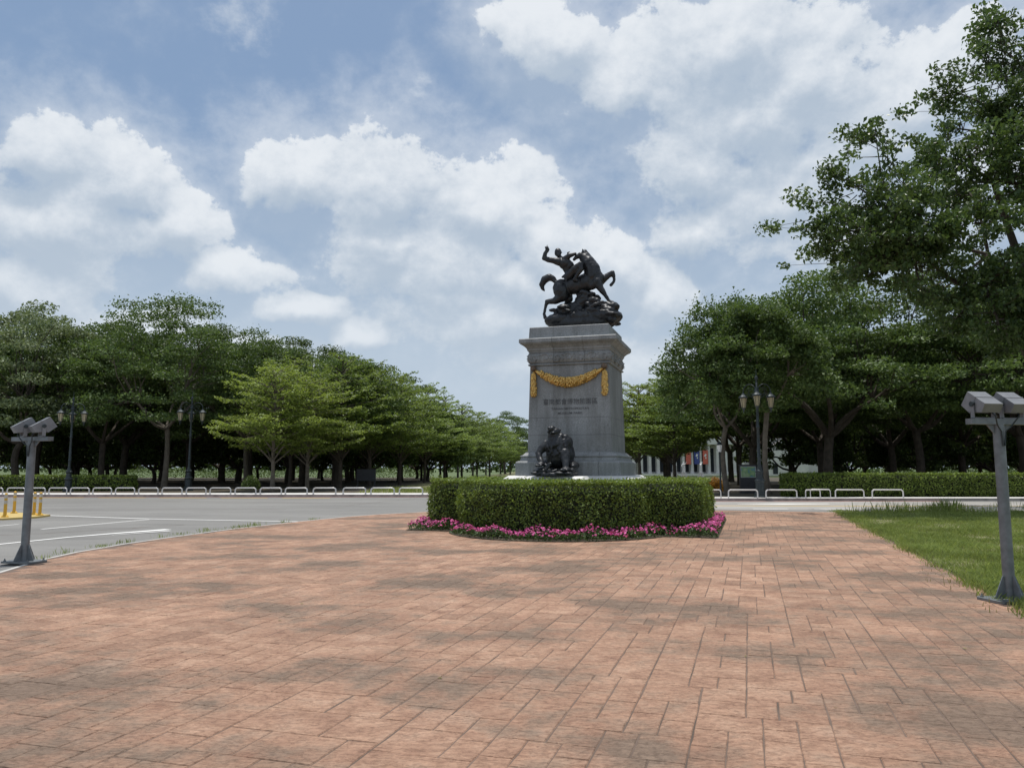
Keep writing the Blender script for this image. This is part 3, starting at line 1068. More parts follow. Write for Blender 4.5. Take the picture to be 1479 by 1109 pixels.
# right of the monument
place_tree('bushy_tree', bushy_a, (12.75, 45.8, G), 0.93, 0.5, 'tall bushy tree with twin pale stems, just left of the right street lamp')
place_tree('bushy_tree', bushy_b, (14.4, 43.4, G), 1.0, 2.2, 'slender tree with curved pale branches directly behind the right street lamp')
place_tree('broad_tree', broad_b, (20.5, 50, G), 1.10, 0.9, 'broad dark rain tree with flat top rising over the left end of the right hedge')
place_tree('broad_tree', broad_a, (27.3, 52, G), 1.12, 2.9, 'broad dark tree behind the middle of the right hedge')
place_tree('broad_tree', broad_b, (32.5, 49, G), 1.12, 4.0, 'dark many stemmed tree behind the right floodlight post')
place_tree('tiered_tree', tier_a, (10.9, 66, G), 0.98, 1.2, 'light green tree showing past the right shoulder of the monument')
for i, (x, y, s) in enumerate([(12.6, 60, 0.92), (13.6, 67, 1.0), (15.0, 75, 1.0), (16.6, 84, 1.0), (18.6, 94, 1.0), (21, 105, 1.0)]):
    place_tree('tiered_tree', (tier_b, tier_c)[i % 2], (x, y, G), s, i * 1.1, 'slim dark trunk tree in the row leading to the columned building', 'tree row in front of the columned building')
for i, (x, y, s) in enumerate([(9.6, 78, 0.95), (11.8, 88, 0.95), (14.0, 99, 0.95), (16.3, 112, 0.95)]):
    place_tree('tiered_tree', (tier_c, tier_b)[i % 2], (x, y, G), s, i * 1.9 + .5, 'slim tiered tree behind the monument in the inner row towards the columned building', 'inner tree row towards the columned building')
right_deep = [(17.5, 56, 0.95), (24, 60, 1.0), (30.5, 62, 1.0), (37, 56, 1.0), (38.5, 66, 1.05), (19.5, 66, 0.95), (26, 72, 1.0), (44, 60, 1.0), (23.5, 83, 1.0), (33, 78, 1.05), (46, 74, 1.0), (40, 48, 0.95), (41, 84, 1.05)]
for i, (x, y, s) in enumerate(right_deep):
    place_tree('broad_tree', (broad_b, broad_a)[i % 2], (x, y, G), s, i * 1.45, 'dark broad tree standing deep in the shade of the right grove', 'trees deep in the right grove')


def near_tree():
    """big tree whose boughs reach in from the right over the lawn"""
    rng = np.random.default_rng(5)
    fork = np.array((21.8, 29.0, 4.6))
    tips = [(11.1, 27.0, 10.2), (11.6, 27.0, 12.3), (12.4, 27.0, 8.9), (13.0, 28.0, 8.5), (13.8, 28.0, 14.5), (14.1, 27.0, 12.0), (13.2, 26.0, 9.6), (15.7, 28.0, 13.3), (17.1, 29.0, 16.5), (16.7, 27.0, 13.6), (15.4, 26.0, 10.0),
            (19.2, 30.0, 18.8), (20.1, 30.0, 20.3), (14.8, 27.0, 7.8), (16.3, 27.0, 7.6), (17.2, 26.0, 10.6), (18.2, 27.0, 7.2), (20.1, 29.0, 15.9), (12.8, 28.0, 11.0), (11.8, 26.0, 10.0), (17.9, 31.0, 15.9), (18.7, 29.0, 9.4),
            (19.0, 26.0, 12.8), (21.0, 25.5, 9.0), (22.5, 25.0, 13.5), (23.5, 28.0, 18.5), (21.5, 27.5, 17.0), (25, 26, 9.5), (26.5, 27, 14.0), (29, 29, 10), (28, 30, 16), (31.5, 31, 11.5), (27, 34, 12), (24, 36, 10), (24.5, 33, 17), (19, 35, 9.5), (16.5, 33.5, 11.0), (20.5, 34.0, 14.5), (14.2, 31.5, 9.8), (30, 34, 13),
            (19.5, 25.0, 7.4), (22.5, 26.5, 7.0), (20.4, 28.5, 12.4), (22.2, 29.5, 19.5), (18.0, 30.5, 12.5),
            (19.8, 26.2, 6.7), (21.0, 26.6, 6.5), (20.3, 25.6, 8.3), (21.0, 26.8, 9.6), (19.6, 26.6, 10.8), (20.9, 26.0, 11.4), (18.6, 26.8, 13.6), (20.2, 27.0, 14.6), (19.2, 28.6, 15.6), (21.2, 26.4, 13.0), (17.4, 26.6, 8.6),
            (17.0, 26.4, 6.4), (18.2, 26.0, 6.0), (19.4, 25.6, 5.7), (20.2, 27.4, 5.6), (16.4, 28.4, 6.8), (18.6, 28.8, 6.2), (21.4, 25.8, 5.9)]
    mb = MB()
    mb.tube([(22.3, 29.0, -0.1), (22.1, 29.1, 1.2), (21.9, 28.9, 2.8), tuple(fork)], [0.62, 0.47, 0.42, 0.40], 12)
    pts = []
    sub = np.array([(17.5, 28, 8.2), (18.5, 28.5, 12.5), (20.5, 29.2, 14.5), (24, 28, 11.5), (24.5, 31, 11.5), (20, 31.5, 10.5), (19.5, 27, 7.5), (26.5, 29.5, 9.0), (15.0, 27.6, 9.6)])
    for i, s in enumerate(sub[:8]):
        mb.tube(bent(fork, s, rng, 6, -0.08), np.linspace(0.24, 0.11, 7).tolist(), 8)
    mb.tube(bent(sub[0], sub[8], rng, 5, 0.02), np.linspace(0.11, 0.06, 6).tolist(), 7)
    for t in tips:
        t = np.array(t)
        s = sub[np.argmin(np.linalg.norm(sub - t, axis=1) + 0.0)]
        path = np.array(bent(s, t, rng, 7, 0.06))
        mb.tube([tuple(p) for p in path], np.linspace(0.075, 0.012, 8).tolist(), 6)
        L = np.linalg.norm(t - s)
        nc = int(10 + L * 4.2)
        for k in range(nc):
            u = rng.uniform(0.22, 1.04) ** 0.8
            c = s + (t - s) * u
            c[2] += 0.03 * L * math.sin(math.pi * min(u, 1))
            w = 0.30 + 0.95 * math.sin(min(u, 1) * math.pi) * min(1, L / 4)
            c = c + rng.normal(size=3) * np.array([w, w, w * 0.55])
            cr = rng.uniform(0.28, 0.62)
            m = int(58 * (cr / 0.45) ** 2)
            p = ball_pts(m, rng, 0.5) * np.array([cr, cr, cr * 0.62]) + c
            pts.append(p)
            q = s + (t - s) * min(1, u)
            mb.tube([tuple(q), tuple((q + c) / 2 + rng.normal(size=3) * 0.06), tuple(c)], [0.022, 0.014, 0.006], 4)
    pts = np.concatenate(pts)
    pts = pts[pts[:, 2] > 5.0]
    v, f = leaf_quads(pts, 0.175, 0.62, rng, 0.55, None, 0.25)
    o = empty('broad_tree', (0, 0, 0))
    link('trunk', mb.mesh('trunk', M['bark'], True), o)
    link('crown', np_mesh('crown', v, f, M['leaf_near']), o)
    tag(o, 'huge near tree whose leafy boughs reach in from the right over the lawn', 'tree')


near_tree()

# undergrowth beyond the groves and the far wood
def scatter_bush(name, boxes, n, size, mat, seed, kind='stuff'):
    rng = np.random.default_rng(seed)
    P = []
    for (x0, x1, y0, y1, h, share) in boxes:
        k = int(n * share)
        x = rng.uniform(x0, x1, k)
        y = rng.uniform(y0, y1, k)
        hh = h * (0.45 + 0.55 * np.abs(np.sin(x * 0.37 + 1.3 * np.sin(x * 0.11)) * np.cos(x * 0.173 + y * 0.05)))
        z = G + rng.uniform(0, 1, k) ** 0.8 * hh
        P.append(np.stack([x, y, z], 1))
    v, f = leaf_quads(np.concatenate(P), size, 0.6, rng, 0.7)
    o = link(name, np_mesh(name, v, f, mat))
    return tag(o, kind=kind)


scatter_bush('undergrowth', [(-70, -12, 112, 120, 1.9, 0.5), (46, 95, 108, 116, 1.9, 0.5)], 20000, 0.24, M['leaf_dark'], 61)
scatter_bush('far_treeline', [(-260, 20, 290, 300, 11, 0.55), (24, 280, 240, 255, 10, 0.45)], 22000, 1.5, M['leaf_mid'], 62)

# ------------------------------------------------------------------ hedges and the flower bed
def contour(sdf, cx, cy, n=240, rmax=60):
    P = []
    for i in range(n):
        a = 2 * math.pi * i / n
        lo, hi = 0.0, rmax
        for _ in range(28):
            mid = (lo + hi) / 2
            if sdf(cx + mid * math.cos(a), cy + mid * math.sin(a)) < 0:
                lo = mid
            else:
                hi = mid
        P.append((cx + lo * math.cos(a), cy + lo * math.sin(a)))
    P = np.array(P)
    Q = np.concatenate([P, P[:1]])
    seg = np.linalg.norm(np.diff(Q, axis=0), axis=1)
    cum = np.concatenate([[0], np.cumsum(seg)])
    s = np.linspace(0, cum[-1], n + 1)[:-1]
    return np.stack([np.interp(s, cum, Q[:, 0]), np.interp(s, cum, Q[:, 1])], 1), cum[-1]


def sd_rect(x, y, cx, cy, hx, hy, r):
    qx, qy = abs(x - cx) - hx + r, abs(y - cy) - hy + r
    return math.hypot(max(qx, 0), max(qy, 0)) + min(max(qx, qy), 0) - r


def np_inside(P, T):
    c = np.zeros(len(T), dtype=bool)
    Q = np.roll(P, 1, 0)
    for (xi, yi), (xj, yj) in zip(P, Q):
        if yi == yj:
            continue
        hit = ((yi > T[:, 1]) != (yj > T[:, 1])) & (T[:, 0] < (xj - xi) * (T[:, 1] - yi) / (yj - yi) + xi)
        c ^= hit
    return c


def hedge_mesh(P, h, n, size, mat, seed, hole=None, z0=0.0, round_top=0.16, lump=0.05, core_mat=None, to_world=None):
    rng = np.random.default_rng(seed)
    m = len(P)
    nxt = np.roll(P, -1, 0)
    tan = unit(np.concatenate([nxt - np.roll(P, 1, 0), np.zeros((m, 1))], 1))[:, :2]
    nor = np.stack([tan[:, 1], -tan[:, 0]], 1)
    seg = np.linalg.norm(nxt - P, axis=1)
    per = seg.sum()
    x0, x1, y0, y1 = P[:, 0].min(), P[:, 0].max(), P[:, 1].min(), P[:, 1].max()
    poly = [tuple(p) for p in P]
    area = abs(np.sum(P[:, 0] * nxt[:, 1] - nxt[:, 0] * P[:, 1])) / 2
    k_side = int(n * per * h / (per * h + area))
    idx = rng.choice(m, size=k_side, p=seg / per)
    u = rng.uniform(size=(k_side, 1))
    xy = P[idx] * (1 - u) + nxt[idx] * u
    nn = nor[idx]
    z = rng.uniform(0.02, h, k_side)
    ph = np.cumsum(seg)[idx]
    inset = np.where(z > h - round_top, (1 - np.sqrt(np.clip(1 - ((z - h + round_top) / round_top) ** 2, 0, 1))) * round_top, 0)
    inset += np.where(z < 0.3, (0.3 - z) * 0.35, 0)
    dist = rng.normal(size=k_side) * 0.028 + lump * np.sin(ph * 2.3) * np.sin(z * 5 + ph * 1.1) - inset
    side = np.concatenate([xy + nn * dist[:, None], z[:, None]], 1)
    sn = np.concatenate([nn, np.full((k_side, 1), 0.35)], 1)
    k_top = n - k_side
    kk = int(k_top * 1.6 * (x1 - x0) * (y1 - y0) / area)
    T = np.stack([rng.uniform(x0, x1, kk), rng.uniform(y0, y1, kk)], 1)
    T = T[np_inside(P, T)]
    if hole is not None:
        T = T[~((T[:, 0] > hole[0]) & (T[:, 0] < hole[1]) & (T[:, 1] > hole[2]) & (T[:, 1] < hole[3]))]
    T = T[:k_top]
    tz = h + rng.normal(size=len(T)) * 0.022 + lump * 0.5 * np.sin(T[:, 0] * 2.1) * np.sin(T[:, 1] * 1.7)
    # keep the rim rounded
    top = np.concatenate([T, tz[:, None]], 1)
    tn = np.tile(np.array([[0, 0, 1.0]]), (len(T), 1))
    c = np.concatenate([side, top])
    nr = np.concatenate([sn, tn])
    sprig = rng.uniform(size=len(c)) < 0.03
    c[sprig] += nr[sprig] * rng.uniform(0.02, 0.09, size=(sprig.sum(), 1))
    if to_world is not None:
        w = np.array([to_world(p[0], p[1]) for p in c])
        c = np.concatenate([w, c[:, 2:]], 1)
        nx = nr[:, 0:1] * np.array([BV]) + nr[:, 1:2] * np.array([AV])
        nr = np.concatenate([nx, nr[:, 2:]], 1)
    c[:, 2] += z0
    v, f = leaf_quads(c, size, 0.6, rng, 0.9, unit(nr), 0.05)
    leaves = np_mesh('foliage', v, f, mat)
    core = MB()
    ins = P - nor * 0.10
    ins2 = P - nor * 0.30
    tw = to_world or (lambda a, b: (a, b))
    low = [(*tw(*p), z0) for p in ins2]
    a_ = [(*tw(*p), z0 + 0.32) for p in ins]
    b_ = [(*tw(*p), z0 + h - 0.22) for p in ins]
    d_ = [(*tw(*p), z0 + h - 0.10) for p in ins2]
    fs = []
    for j in range(3):
        fs += [(j * m + i, j * m + (i + 1) % m, (j + 1) * m + (i + 1) % m, (j + 1) * m + i) for i in range(m)]
    core.add(low + a_ + b_ + d_, fs + [tuple(3 * m + i for i in range(m))])
    return leaves, core.mesh('stems', core_mat or M['hedge_core'])


IB, IA = -4.66, 21.9       # centre of the island in plaza coordinates


def sd_hedge(b, a):
    d = sd_rect(b, a, -4.78, IA, 3.66, 2.95, 1.0)
    d = min(d, math.hypot(b + 4.78, a - 19.62) - 2.55)
    return min(d, math.hypot(b + 4.78, a - 24.2) - 2.55)


def sd_bed(b, a):
    d = sd_rect(b, a, IB, IA, 3.92, 3.48, 0.12)
    d = min(d, math.hypot(b + 4.66, a - 19.15) - 2.76)
    return min(d, math.hypot(b + 4.66, a - 24.65) - 2.76)


Ph, per_h = contour(sd_hedge, IB, IA, 300, 12)
lv, cr = hedge_mesh(Ph, 1.25, 105000, 0.062, M['hedge'], 71, hole=(IB - 1.80, IB + 1.72, IA - 1.95, IA + 1.6), to_world=ba, lump=0.05, round_top=0.30)
o = empty('clipped_hedge', (*ba(IB, IA), 0))
for nm, me in (('foliage', lv), ('stems', cr)):
    c = link(nm, me, o)
    c.matrix_parent_inverse = Matrix.Translation((-ba(IB, IA)[0], -ba(IB, IA)[1], 0))
tag(o, 'thick clipped green hedge with a bowed front encircling the monument', 'hedge')


def straight_hedge(x0, x1, y0, y1, h, n, leaf, seed, label):
    cx, cy = (x0 + x1) / 2, (y0 + y1) / 2
    P, per = contour(lambda x, y: sd_rect(x, y, 0, 0, (x1 - x0) / 2, (y1 - y0) / 2, 0.35), 0, 0, 400, 80)
    lv, cr = hedge_mesh(P, h, n, leaf, M['hedge'], seed, lump=0.03)
    o = empty('clipped_hedge', (cx, cy, G))
    link('foliage', lv, o)
    link('stems', cr, o)
    tag(o, label, 'hedge')


straight_hedge(14.3, 40.0, 40.1, 41.7, 1.18, 60000, 0.10, 72, 'long straight clipped hedge on the right, in front of the dark trunks')
straight_hedge(-60.0, -24.8, 50.2, 51.6, 0.98, 30000, 0.13, 73, 'long low clipped hedge at the far left behind the steel barriers')


def flower_bed():
    rng = np.random.default_rng(81)
    P, _ = contour(sd_bed, IB, IA, 400, 12)
    poly = [tuple(p) for p in P]
    leaf_pts, flow = [], []
    x0, x1, y0, y1 = P[:, 0].min(), P[:, 0].max(), P[:, 1].min(), P[:, 1].max()
    while len(leaf_pts) < 15000:
        b, a = rng.uniform(x0, x1), rng.uniform(y0, y1)
        d0, d1 = sd_bed(b, a), sd_hedge(b, a)
        if d0 > -0.02 or d1 < 0.0:
            continue
        hmax = 0.23 * min(1, 0.5 + (-d0) / 0.22) * (0.75 + 0.35 * math.sin(b * 5 + a * 3.1) * math.cos(a * 4 - b))
        z = rng.uniform(0.0, 1) ** 0.6 * hmax
        leaf_pts.append((*ba(b, a), z + 0.01))
        if rng.uniform() < 0.23 * (0.55 + 0.9 * abs(math.sin(b * 3.7 + math.sin(a * 5)) * math.cos(a * 2.9 + b))):
            flow.append((*ba(b, a), hmax * rng.uniform(0.75, 1.25) + 0.03))
    v, f = leaf_quads(np.array(leaf_pts), 0.062, 0.55, rng, 0.8)
    soil = MB()
    soil.add([(*ba(b, a), 0.012) for b, a in poly], [tuple(range(len(poly)))])
    root = soil.build('flower_bed', M['soil'])
    if root.data.polygons[0].normal.z < 0:
        root.data.flip_normals()
    tag(root, kind='stuff')
    tag(link('bedding_leaves', np_mesh('bedding_leaves', v, f, M['bed_leaf']), root), kind='stuff')
    # five-petalled blossoms
    F = np.array(flow)
    n = len(F)
    nn = unit(rng.normal(size=(n, 3)) * 0.6 + np.array([[0, -0.35, 0.9]]))
    t = unit(np.cross(nn, rng.normal(size=(n, 3))))
    s = np.cross(nn, t)
    r = rng.uniform(0.019, 0.038, size=n)[:, None]
    V = np.zeros((n, 10, 3))
    for k in range(10):
        a = 2 * math.pi * k / 10
        rr = r * (1.0 if k % 2 == 0 else 0.62)
        V[:, k] = F + (t * math.cos(a) + s * math.sin(a)) * rr + nn * (0.006 if k % 2 else 0.0)
    tag(link('blossoms', np_mesh('blossoms', V.reshape(-1, 3), np.arange(n * 10).reshape(n, 10), M['petal']), root), kind='stuff')


flower_bed()

# ------------------------------------------------------------------ lawn grass
def blades(name, xy, h, w, mat, seed, lean=0.5):
    rng = np.random.default_rng(seed)
    n = len(xy)
    a = rng.uniform(0, 6.283, n)
    d = rng.uniform(0, 6.283, n)
    hh = h * rng.uniform(0.5, 1.25, n) * (1.0 + 0.45 * np.sin(xy[:, 0] * 2.7 + np.sin(xy[:, 1] * 1.9)) * np.sin(xy[:, 1] * 2.2))
    ww = w * rng.uniform(0.7, 1.3, n)
    base = np.stack([xy[:, 0], xy[:, 1], np.full(n, -0.01)], 1)
    off_ = np.stack([np.cos(a) * ww, np.sin(a) * ww, np.zeros(n)], 1)
    tip = base + np.stack([np.cos(d) * hh * lean * rng.uniform(0, 1, n), np.sin(d) * hh * lean * rng.uniform(0, 1, n), hh], 1)
    midp = base + (tip - base) * 0.55 + np.stack([np.zeros(n), np.zeros(n), hh * 0.12], 1)
    V = np.stack([base - off_, base + off_, midp + off_ * 0.7, tip], 1)
    return tag(link(name, np_mesh(name, V.reshape(-1, 3), np.arange(n * 4).reshape(n, 4), mat)), kind='stuff')


def lawn_points(n, rng, ragged=0.0):
    out = []
    got = 0
    while got < n:
        k = n
        y = np.exp(rng.uniform(math.log(6.0), math.log(29.5), k))
        x = rng.uniform(3, 27, k)
        b = x * BV[0] + y * BV[1]
        a = x * AV[0] + y * AV[1]
        lim = 2.99 - 0.16 * np.abs(np.sin(a * 2.7) * np.sin(a * 1.13 + 0.8)) - ragged * rng.uniform(0, 1, k) ** 3
        far = 28.9 - (x - 12) * 0.12
        bare = np.sin(x * 1.9 + 1.7 * np.sin(y * 0.7)) * np.sin(y * 1.3 + 1.1 * np.sin(x * 0.9)) + 0.5 * np.sin(x * 4.3 + y * 1.7) * np.sin(y * 3.1)
        ok = (rng.uniform(size=k) < np.clip(0.75 + 0.6 * bare, 0.12, 1)) & (b > lim) & (y < far + rng.normal(size=k) * 0.12) & (x < 0.72 * y + 2.5)
        out.append(np.stack([x[ok], y[ok]], 1))
        got += ok.sum()
    return np.concatenate(out)[:n]


rg = np.random.default_rng(91)
blades('grass', lawn_points(130000, rg, 0.22), 0.085, 0.0068, M['grass'], 92, 1.25)
blades('dry_grass', lawn_points(14000, rg, 0.6), 0.07, 0.005, M['straw'], 93)
wx = np.concatenate([rg.normal(15.3, 1.0, 900), rg.uniform(12.4, 20.5, 260)])
blades('tall_weeds', np.stack([wx, 28.5 - (wx - 12) * 0.12 + rg.normal(size=1160) * 0.35], 1), 0.34, 0.010, M['grass'], 94, 0.5)
vx = rg.uniform(-9.2, 6, 5200)
blades('verge_grass', np.stack([vx, rg.uniform(46.4, 57, 5200)], 1), 0.16, 0.02, M['grass'], 97).location.z = 0.125
# weeds in the seam at the plaza's left edge
wp = []
for (x, y, k, s) in [(-8.42, 14.7, 60, .10), (-8.44, 16.1, 130, .16), (-8.36, 17.0, 90, .14), (-8.15, 18.2, 50, .1), (-7.75, 19.8, 70, .14), (-7.35, 21.2, 150, .22), (-7.15, 21.7, 120, .2), (-6.7, 23.0, 60, .15), (-6.2, 24.4, 60, .2), (-8.3, 13.9, 50, .1), (-8.0, 18.9, 70, .2), (-7.6, 20.4, 60, .25)]:
    k = k // 2
    wp.append(np.stack([x - .03 + rg.normal(size=k) * s * 0.6, y + rg.normal(size=k) * s * 1.2], 1))
blades('weeds', np.concatenate(wp), 0.085, 0.006, M['grass'], 95, 0.8)
# a few dropped leaves and crumbs on the paving
lp = np.stack([rg.uniform(-7, 6, 46), rg.uniform(4, 17, 46), np.full(46, 0.006)], 1)
lp = lp[np.abs(lp[:, 0]) < 0.62 * lp[:, 1]]
v, f = leaf_quads(lp, 0.045, 0.5, rg, 4.0, None, 0.05)
tag(link('fallen_leaves', np_mesh('fallen_leaves', v, f, M['straw'])), kind='stuff')

# ------------------------------------------------------------------ the monument
PED = (*ba(-4.7, 21.75), 0.0)


def loft_block(mb, prof, c0, c1, gap=0.004):
    """one stone of a course: prof is [(half, z)], cut to c0 < x < c1 (None means the outer face)"""
    vs, fs = [], []
    for h, z in prof:
        xa = -h if c0 is None else max(-h, c0 + gap)
        xb = h if c1 is None else min(h, c1 - gap)
        vs += [(xa, -h, z), (xb, -h, z), (xb, h, z), (xa, h, z)]
    n = len(prof)
    for j in range(n - 1):
        for k in range(4):
            fs.append((j * 4 + k, j * 4 + (k + 1) % 4, (j + 1) * 4 + (k + 1) % 4, (j + 1) * 4 + k))
    fs.append((3, 2, 1, 0))
    fs.append(tuple((n - 1) * 4 + k for k in range(4)))
    mb.add(vs, fs)


def build_pedestal():
    o = empty('stone_pedestal', PED, -AXIS)
    tag(o, 'tall grey granite pedestal with a moulded cornice and gilded garland, rising inside the hedge', 'pedestal')
    # foundation hidden by the hedge, then the pale ledge that shows above it
    MB().box((0, -0.08, 0.645), (3.0, 3.1, 1.29)).build('foundation', M['granite'], o)
    lg = MB()
    loft_block(lg, [(1.72, 1.295), (1.71, 1.31), (1.60, 1.387)], None, None)
    lg.build('ledge', M['ledge'], o)
    lx = MB()
    q = [(-0.95, -2.42, 1.295), (0.71, -2.42, 1.295), (0.71, -1.55, 1.295), (-0.95, -1.55, 1.295), (-0.85, -2.30, 1.385), (0.61, -2.30, 1.385), (0.61, -1.55, 1.385), (-0.85, -1.55, 1.385)]
    lx.add(q, [(3, 2, 1, 0), (4, 5, 6, 7), (0, 1, 5, 4), (1, 2, 6, 5), (2, 3, 7, 6), (3, 0, 4, 7)])
    lx.build('ledge', M['ledge'], o)
    courses = [
        ('base_stone', [(1.45, 1.390), (1.45, 1.735), (1.43, 1.765), (1.38, 1.785)], [-.85, .85]),
        ('moulding_stone', [(1.35, 1.787), (1.345, 1.815), (1.325, 1.865), (1.325, 1.885), (1.335, 1.895), (1.345, 1.915), (1.335, 1.935), (1.29, 1.945), (1.27, 1.965), (1.225, 2.01), (1.215, 2.034)], [-.85, .85]),
        ('shaft_stone', [(1.172, 2.037), (1.164, 2.4955)], []),
        ('shaft_stone', [(1.164, 2.5005), (1.150, 2.972)], []),
        ('shaft_stone', [(1.150, 2.977), (1.112, 4.43)], []),
        ('moulding_stone', [(1.13, 4.433), (1.155, 4.442), (1.165, 4.462), (1.155, 4.482), (1.13, 4.492)], [.3]),
        ('frieze_stone', [(1.118, 4.495), (1.150, 4.53), (1.170, 4.58), (1.178, 4.64), (1.175, 4.70), (1.160, 4.76), (1.135, 4.80)], [-.42, .45]),
        ('moulding_stone', [(1.135, 4.803), (1.15, 4.815), (1.15, 4.84), (1.18, 4.87), (1.19, 4.925)], [-.42, .42]),
        ('cornice_stone', [(1.20, 4.928), (1.225, 4.96), (1.27, 5.00), (1.325, 5.03), (1.345, 5.045), (1.345, 5.06), (1.37, 5.07), (1.37, 5.165), (1.355, 5.185), (1.30, 5.20)], [-.43, .43]),
        ('top_stone', [(1.145, 5.203), (1.125, 5.52), (1.115, 5.535)], []),
    ]
    for name, prof, cuts in courses:
        cs = [None] + cuts + [None]
        for i in range(len(cs) - 1):
            mb = MB()
            loft_block(mb, prof, cs[i], cs[i + 1])
            mb.build(name, M['granite'], o)
    # scrolling leaf relief round the frieze
    rel = MB()
    for side in range(4):
        rot = Matrix.Rotation(side * math.pi / 2, 3, 'Z')
        for k in range(7):
            cx = -0.99 + k * 0.33
            sgn = 1 if k % 2 else -1
            pts = []
            for i in range(17):
                t = i / 16
                a = sgn * (math.pi * 0.9 - t * 3.6 * math.pi / 1.5)
                rr = 0.125 * (1 - 0.78 * t)
                pts.append(rot @ Vector((cx + rr * math.cos(a), -1.176, 4.65 + sgn * 0.008 + rr * math.sin(a) * 0.9)))
            rel.tube(pts, [0.020 - 0.008 * i / 16 for i in range(17)], 5)
            for j in range(5):
                a = j * 1.256 + k
                q = rot @ Vector((cx + 0.165 + 0.035 * math.cos(a), -1.172, 4.65 + 0.075 * math.sin(a)))
                rel.ball(q, 0.024, 6, 4, (1.2, 0.8, 0.7))
    tag(rel.build('frieze_relief', M['granite'], o, True), kind='stuff')

    # gilded garland on the front face
    rng = random.Random(3)
    fy = lambda z: -(1.150 + (z - 2.977) * (1.112 - 1.150) / 1.453)
    def leafy(mb, c, r, n_, squash=0.7):
        for _ in range(n_):
            a = rng.uniform(-0.2, math.pi + 0.2)
            q = (c[0] + r * math.cos(a) * rng.uniform(.75, 1.05), c[1] - abs(math.sin(a)) * r * 0.55, c[2] + r * math.cos(a + 1.57) * rng.uniform(.3, 1) if False else c[2] + rng.uniform(-r, r))
            mb.ball(q, rng.uniform(0.018, 0.034), 6, 4, (1, 1, rng.uniform(.7, 1.2)))
    sw = MB()
    pts, rad = [], []
    for i in range(25):
        t = i / 24
        x = -0.955 + 1.91 * t
        k = (2 * t - 1)
        z = 3.94 + 0.36 * abs(k) ** 1.75
        r = 0.045 + 0.082 * (1 - k * k) ** 0.7
        pts.append((x, fy(z) - 0.03, z))
        rad.append(r * 0.86)
    sw.tube(pts, rad, 10)
    for i in range(470):
        t = rng.uniform(0.09, 0.91)
        x = -0.955 + 1.91 * t
        k = 2 * t - 1
        z = 3.94 + 0.36 * abs(k) ** 1.75
        r = 0.045 + 0.082 * (1 - k * k) ** 0.7
        a = rng.uniform(-1.6, 1.6)
        sw.ball((x, fy(z) - 0.03 - r * 0.88 * math.cos(a), z + r * 0.92 * math.sin(a)), rng.uniform(0.020, 0.042), 6, 4, (1, 1, rng.uniform(.6, 1.3)))
    sw.build('garland_swag', M['gold'], o, True)
    for sx in (-1, 1):
        dr = MB()
        zz = [4.28, 4.18, 4.0, 3.8, 3.62, 3.56]
        rr = [0.028, 0.055, 0.066, 0.074, 0.070, 0.035]
        dr.tube([(sx * 1.0, fy(z) - 0.02, z) for z in zz], rr, 9)
        for i in range(150):
            z = rng.uniform(3.57, 4.2)
            r = float(np.interp(z, zz[::-1], rr[::-1]))
            a = rng.uniform(-1.6, 1.6)
            dr.ball((sx * 1.0 + r * math.sin(a), fy(z) - 0.02 - r * math.cos(a), z), rng.uniform(0.018, 0.036), 6, 4)
        dr.build('garland_drop', M['gold'], o, True)
        bo = MB().ball((sx * 1.0, fy(4.35) - 0.07, 4.36), 0.088, 12, 9)
        for i in range(10):
            a = i * 0.628
            bo.ball((sx * 1.0 + 0.045 * math.cos(a), fy(4.35) - 0.14, 4.36 + 0.045 * math.sin(a)), 0.022, 6, 4)
        bo.build('garland_boss', M['boss'], o, True)

    # inscription
    def letters(txt, size, z, weight, width):
        cu = bpy.data.curves.new('inscription', 'FONT')
        cu.body = txt
        cu.align_x = 'CENTER'
        cu.align_y = 'CENTER'
        cu.size = size
        cu.extrude = 0.003
        cu.offset = weight
        ob = bpy.data.objects.new('tmp', cu)
        COL.objects.link(ob)
        dg = bpy.context.evaluated_depsgraph_get()
        me = bpy.data.meshes.new_from_object(ob.evaluated_get(dg))
        bpy.data.objects.remove(ob)
        me.materials.clear()
        me.materials.append(M['letters'])
        xs = [v.co.x for v in me.vertices]
        k = width / (max(xs) - min(xs))
        for v in me.vertices:
            v.co.x *= k
        t = link('inscription', me, o, (0.03, fy(z) - 0.002, z))
        t['kind'] = 'stuff'
        t.rotation_euler = (R(90) + math.atan(0.038 / 1.453) * -1, 0, 0)
    letters('臺南都會博物館園區', 0.180, 3.40, 0.0, 1.52)
    letters('TAINAN METROPOLITAN', 0.085, 3.215, 0.0006, 1.06)
    letters('MUSEUM PARK', 0.085, 3.09, 0.0006, 0.70)


build_pedestal()

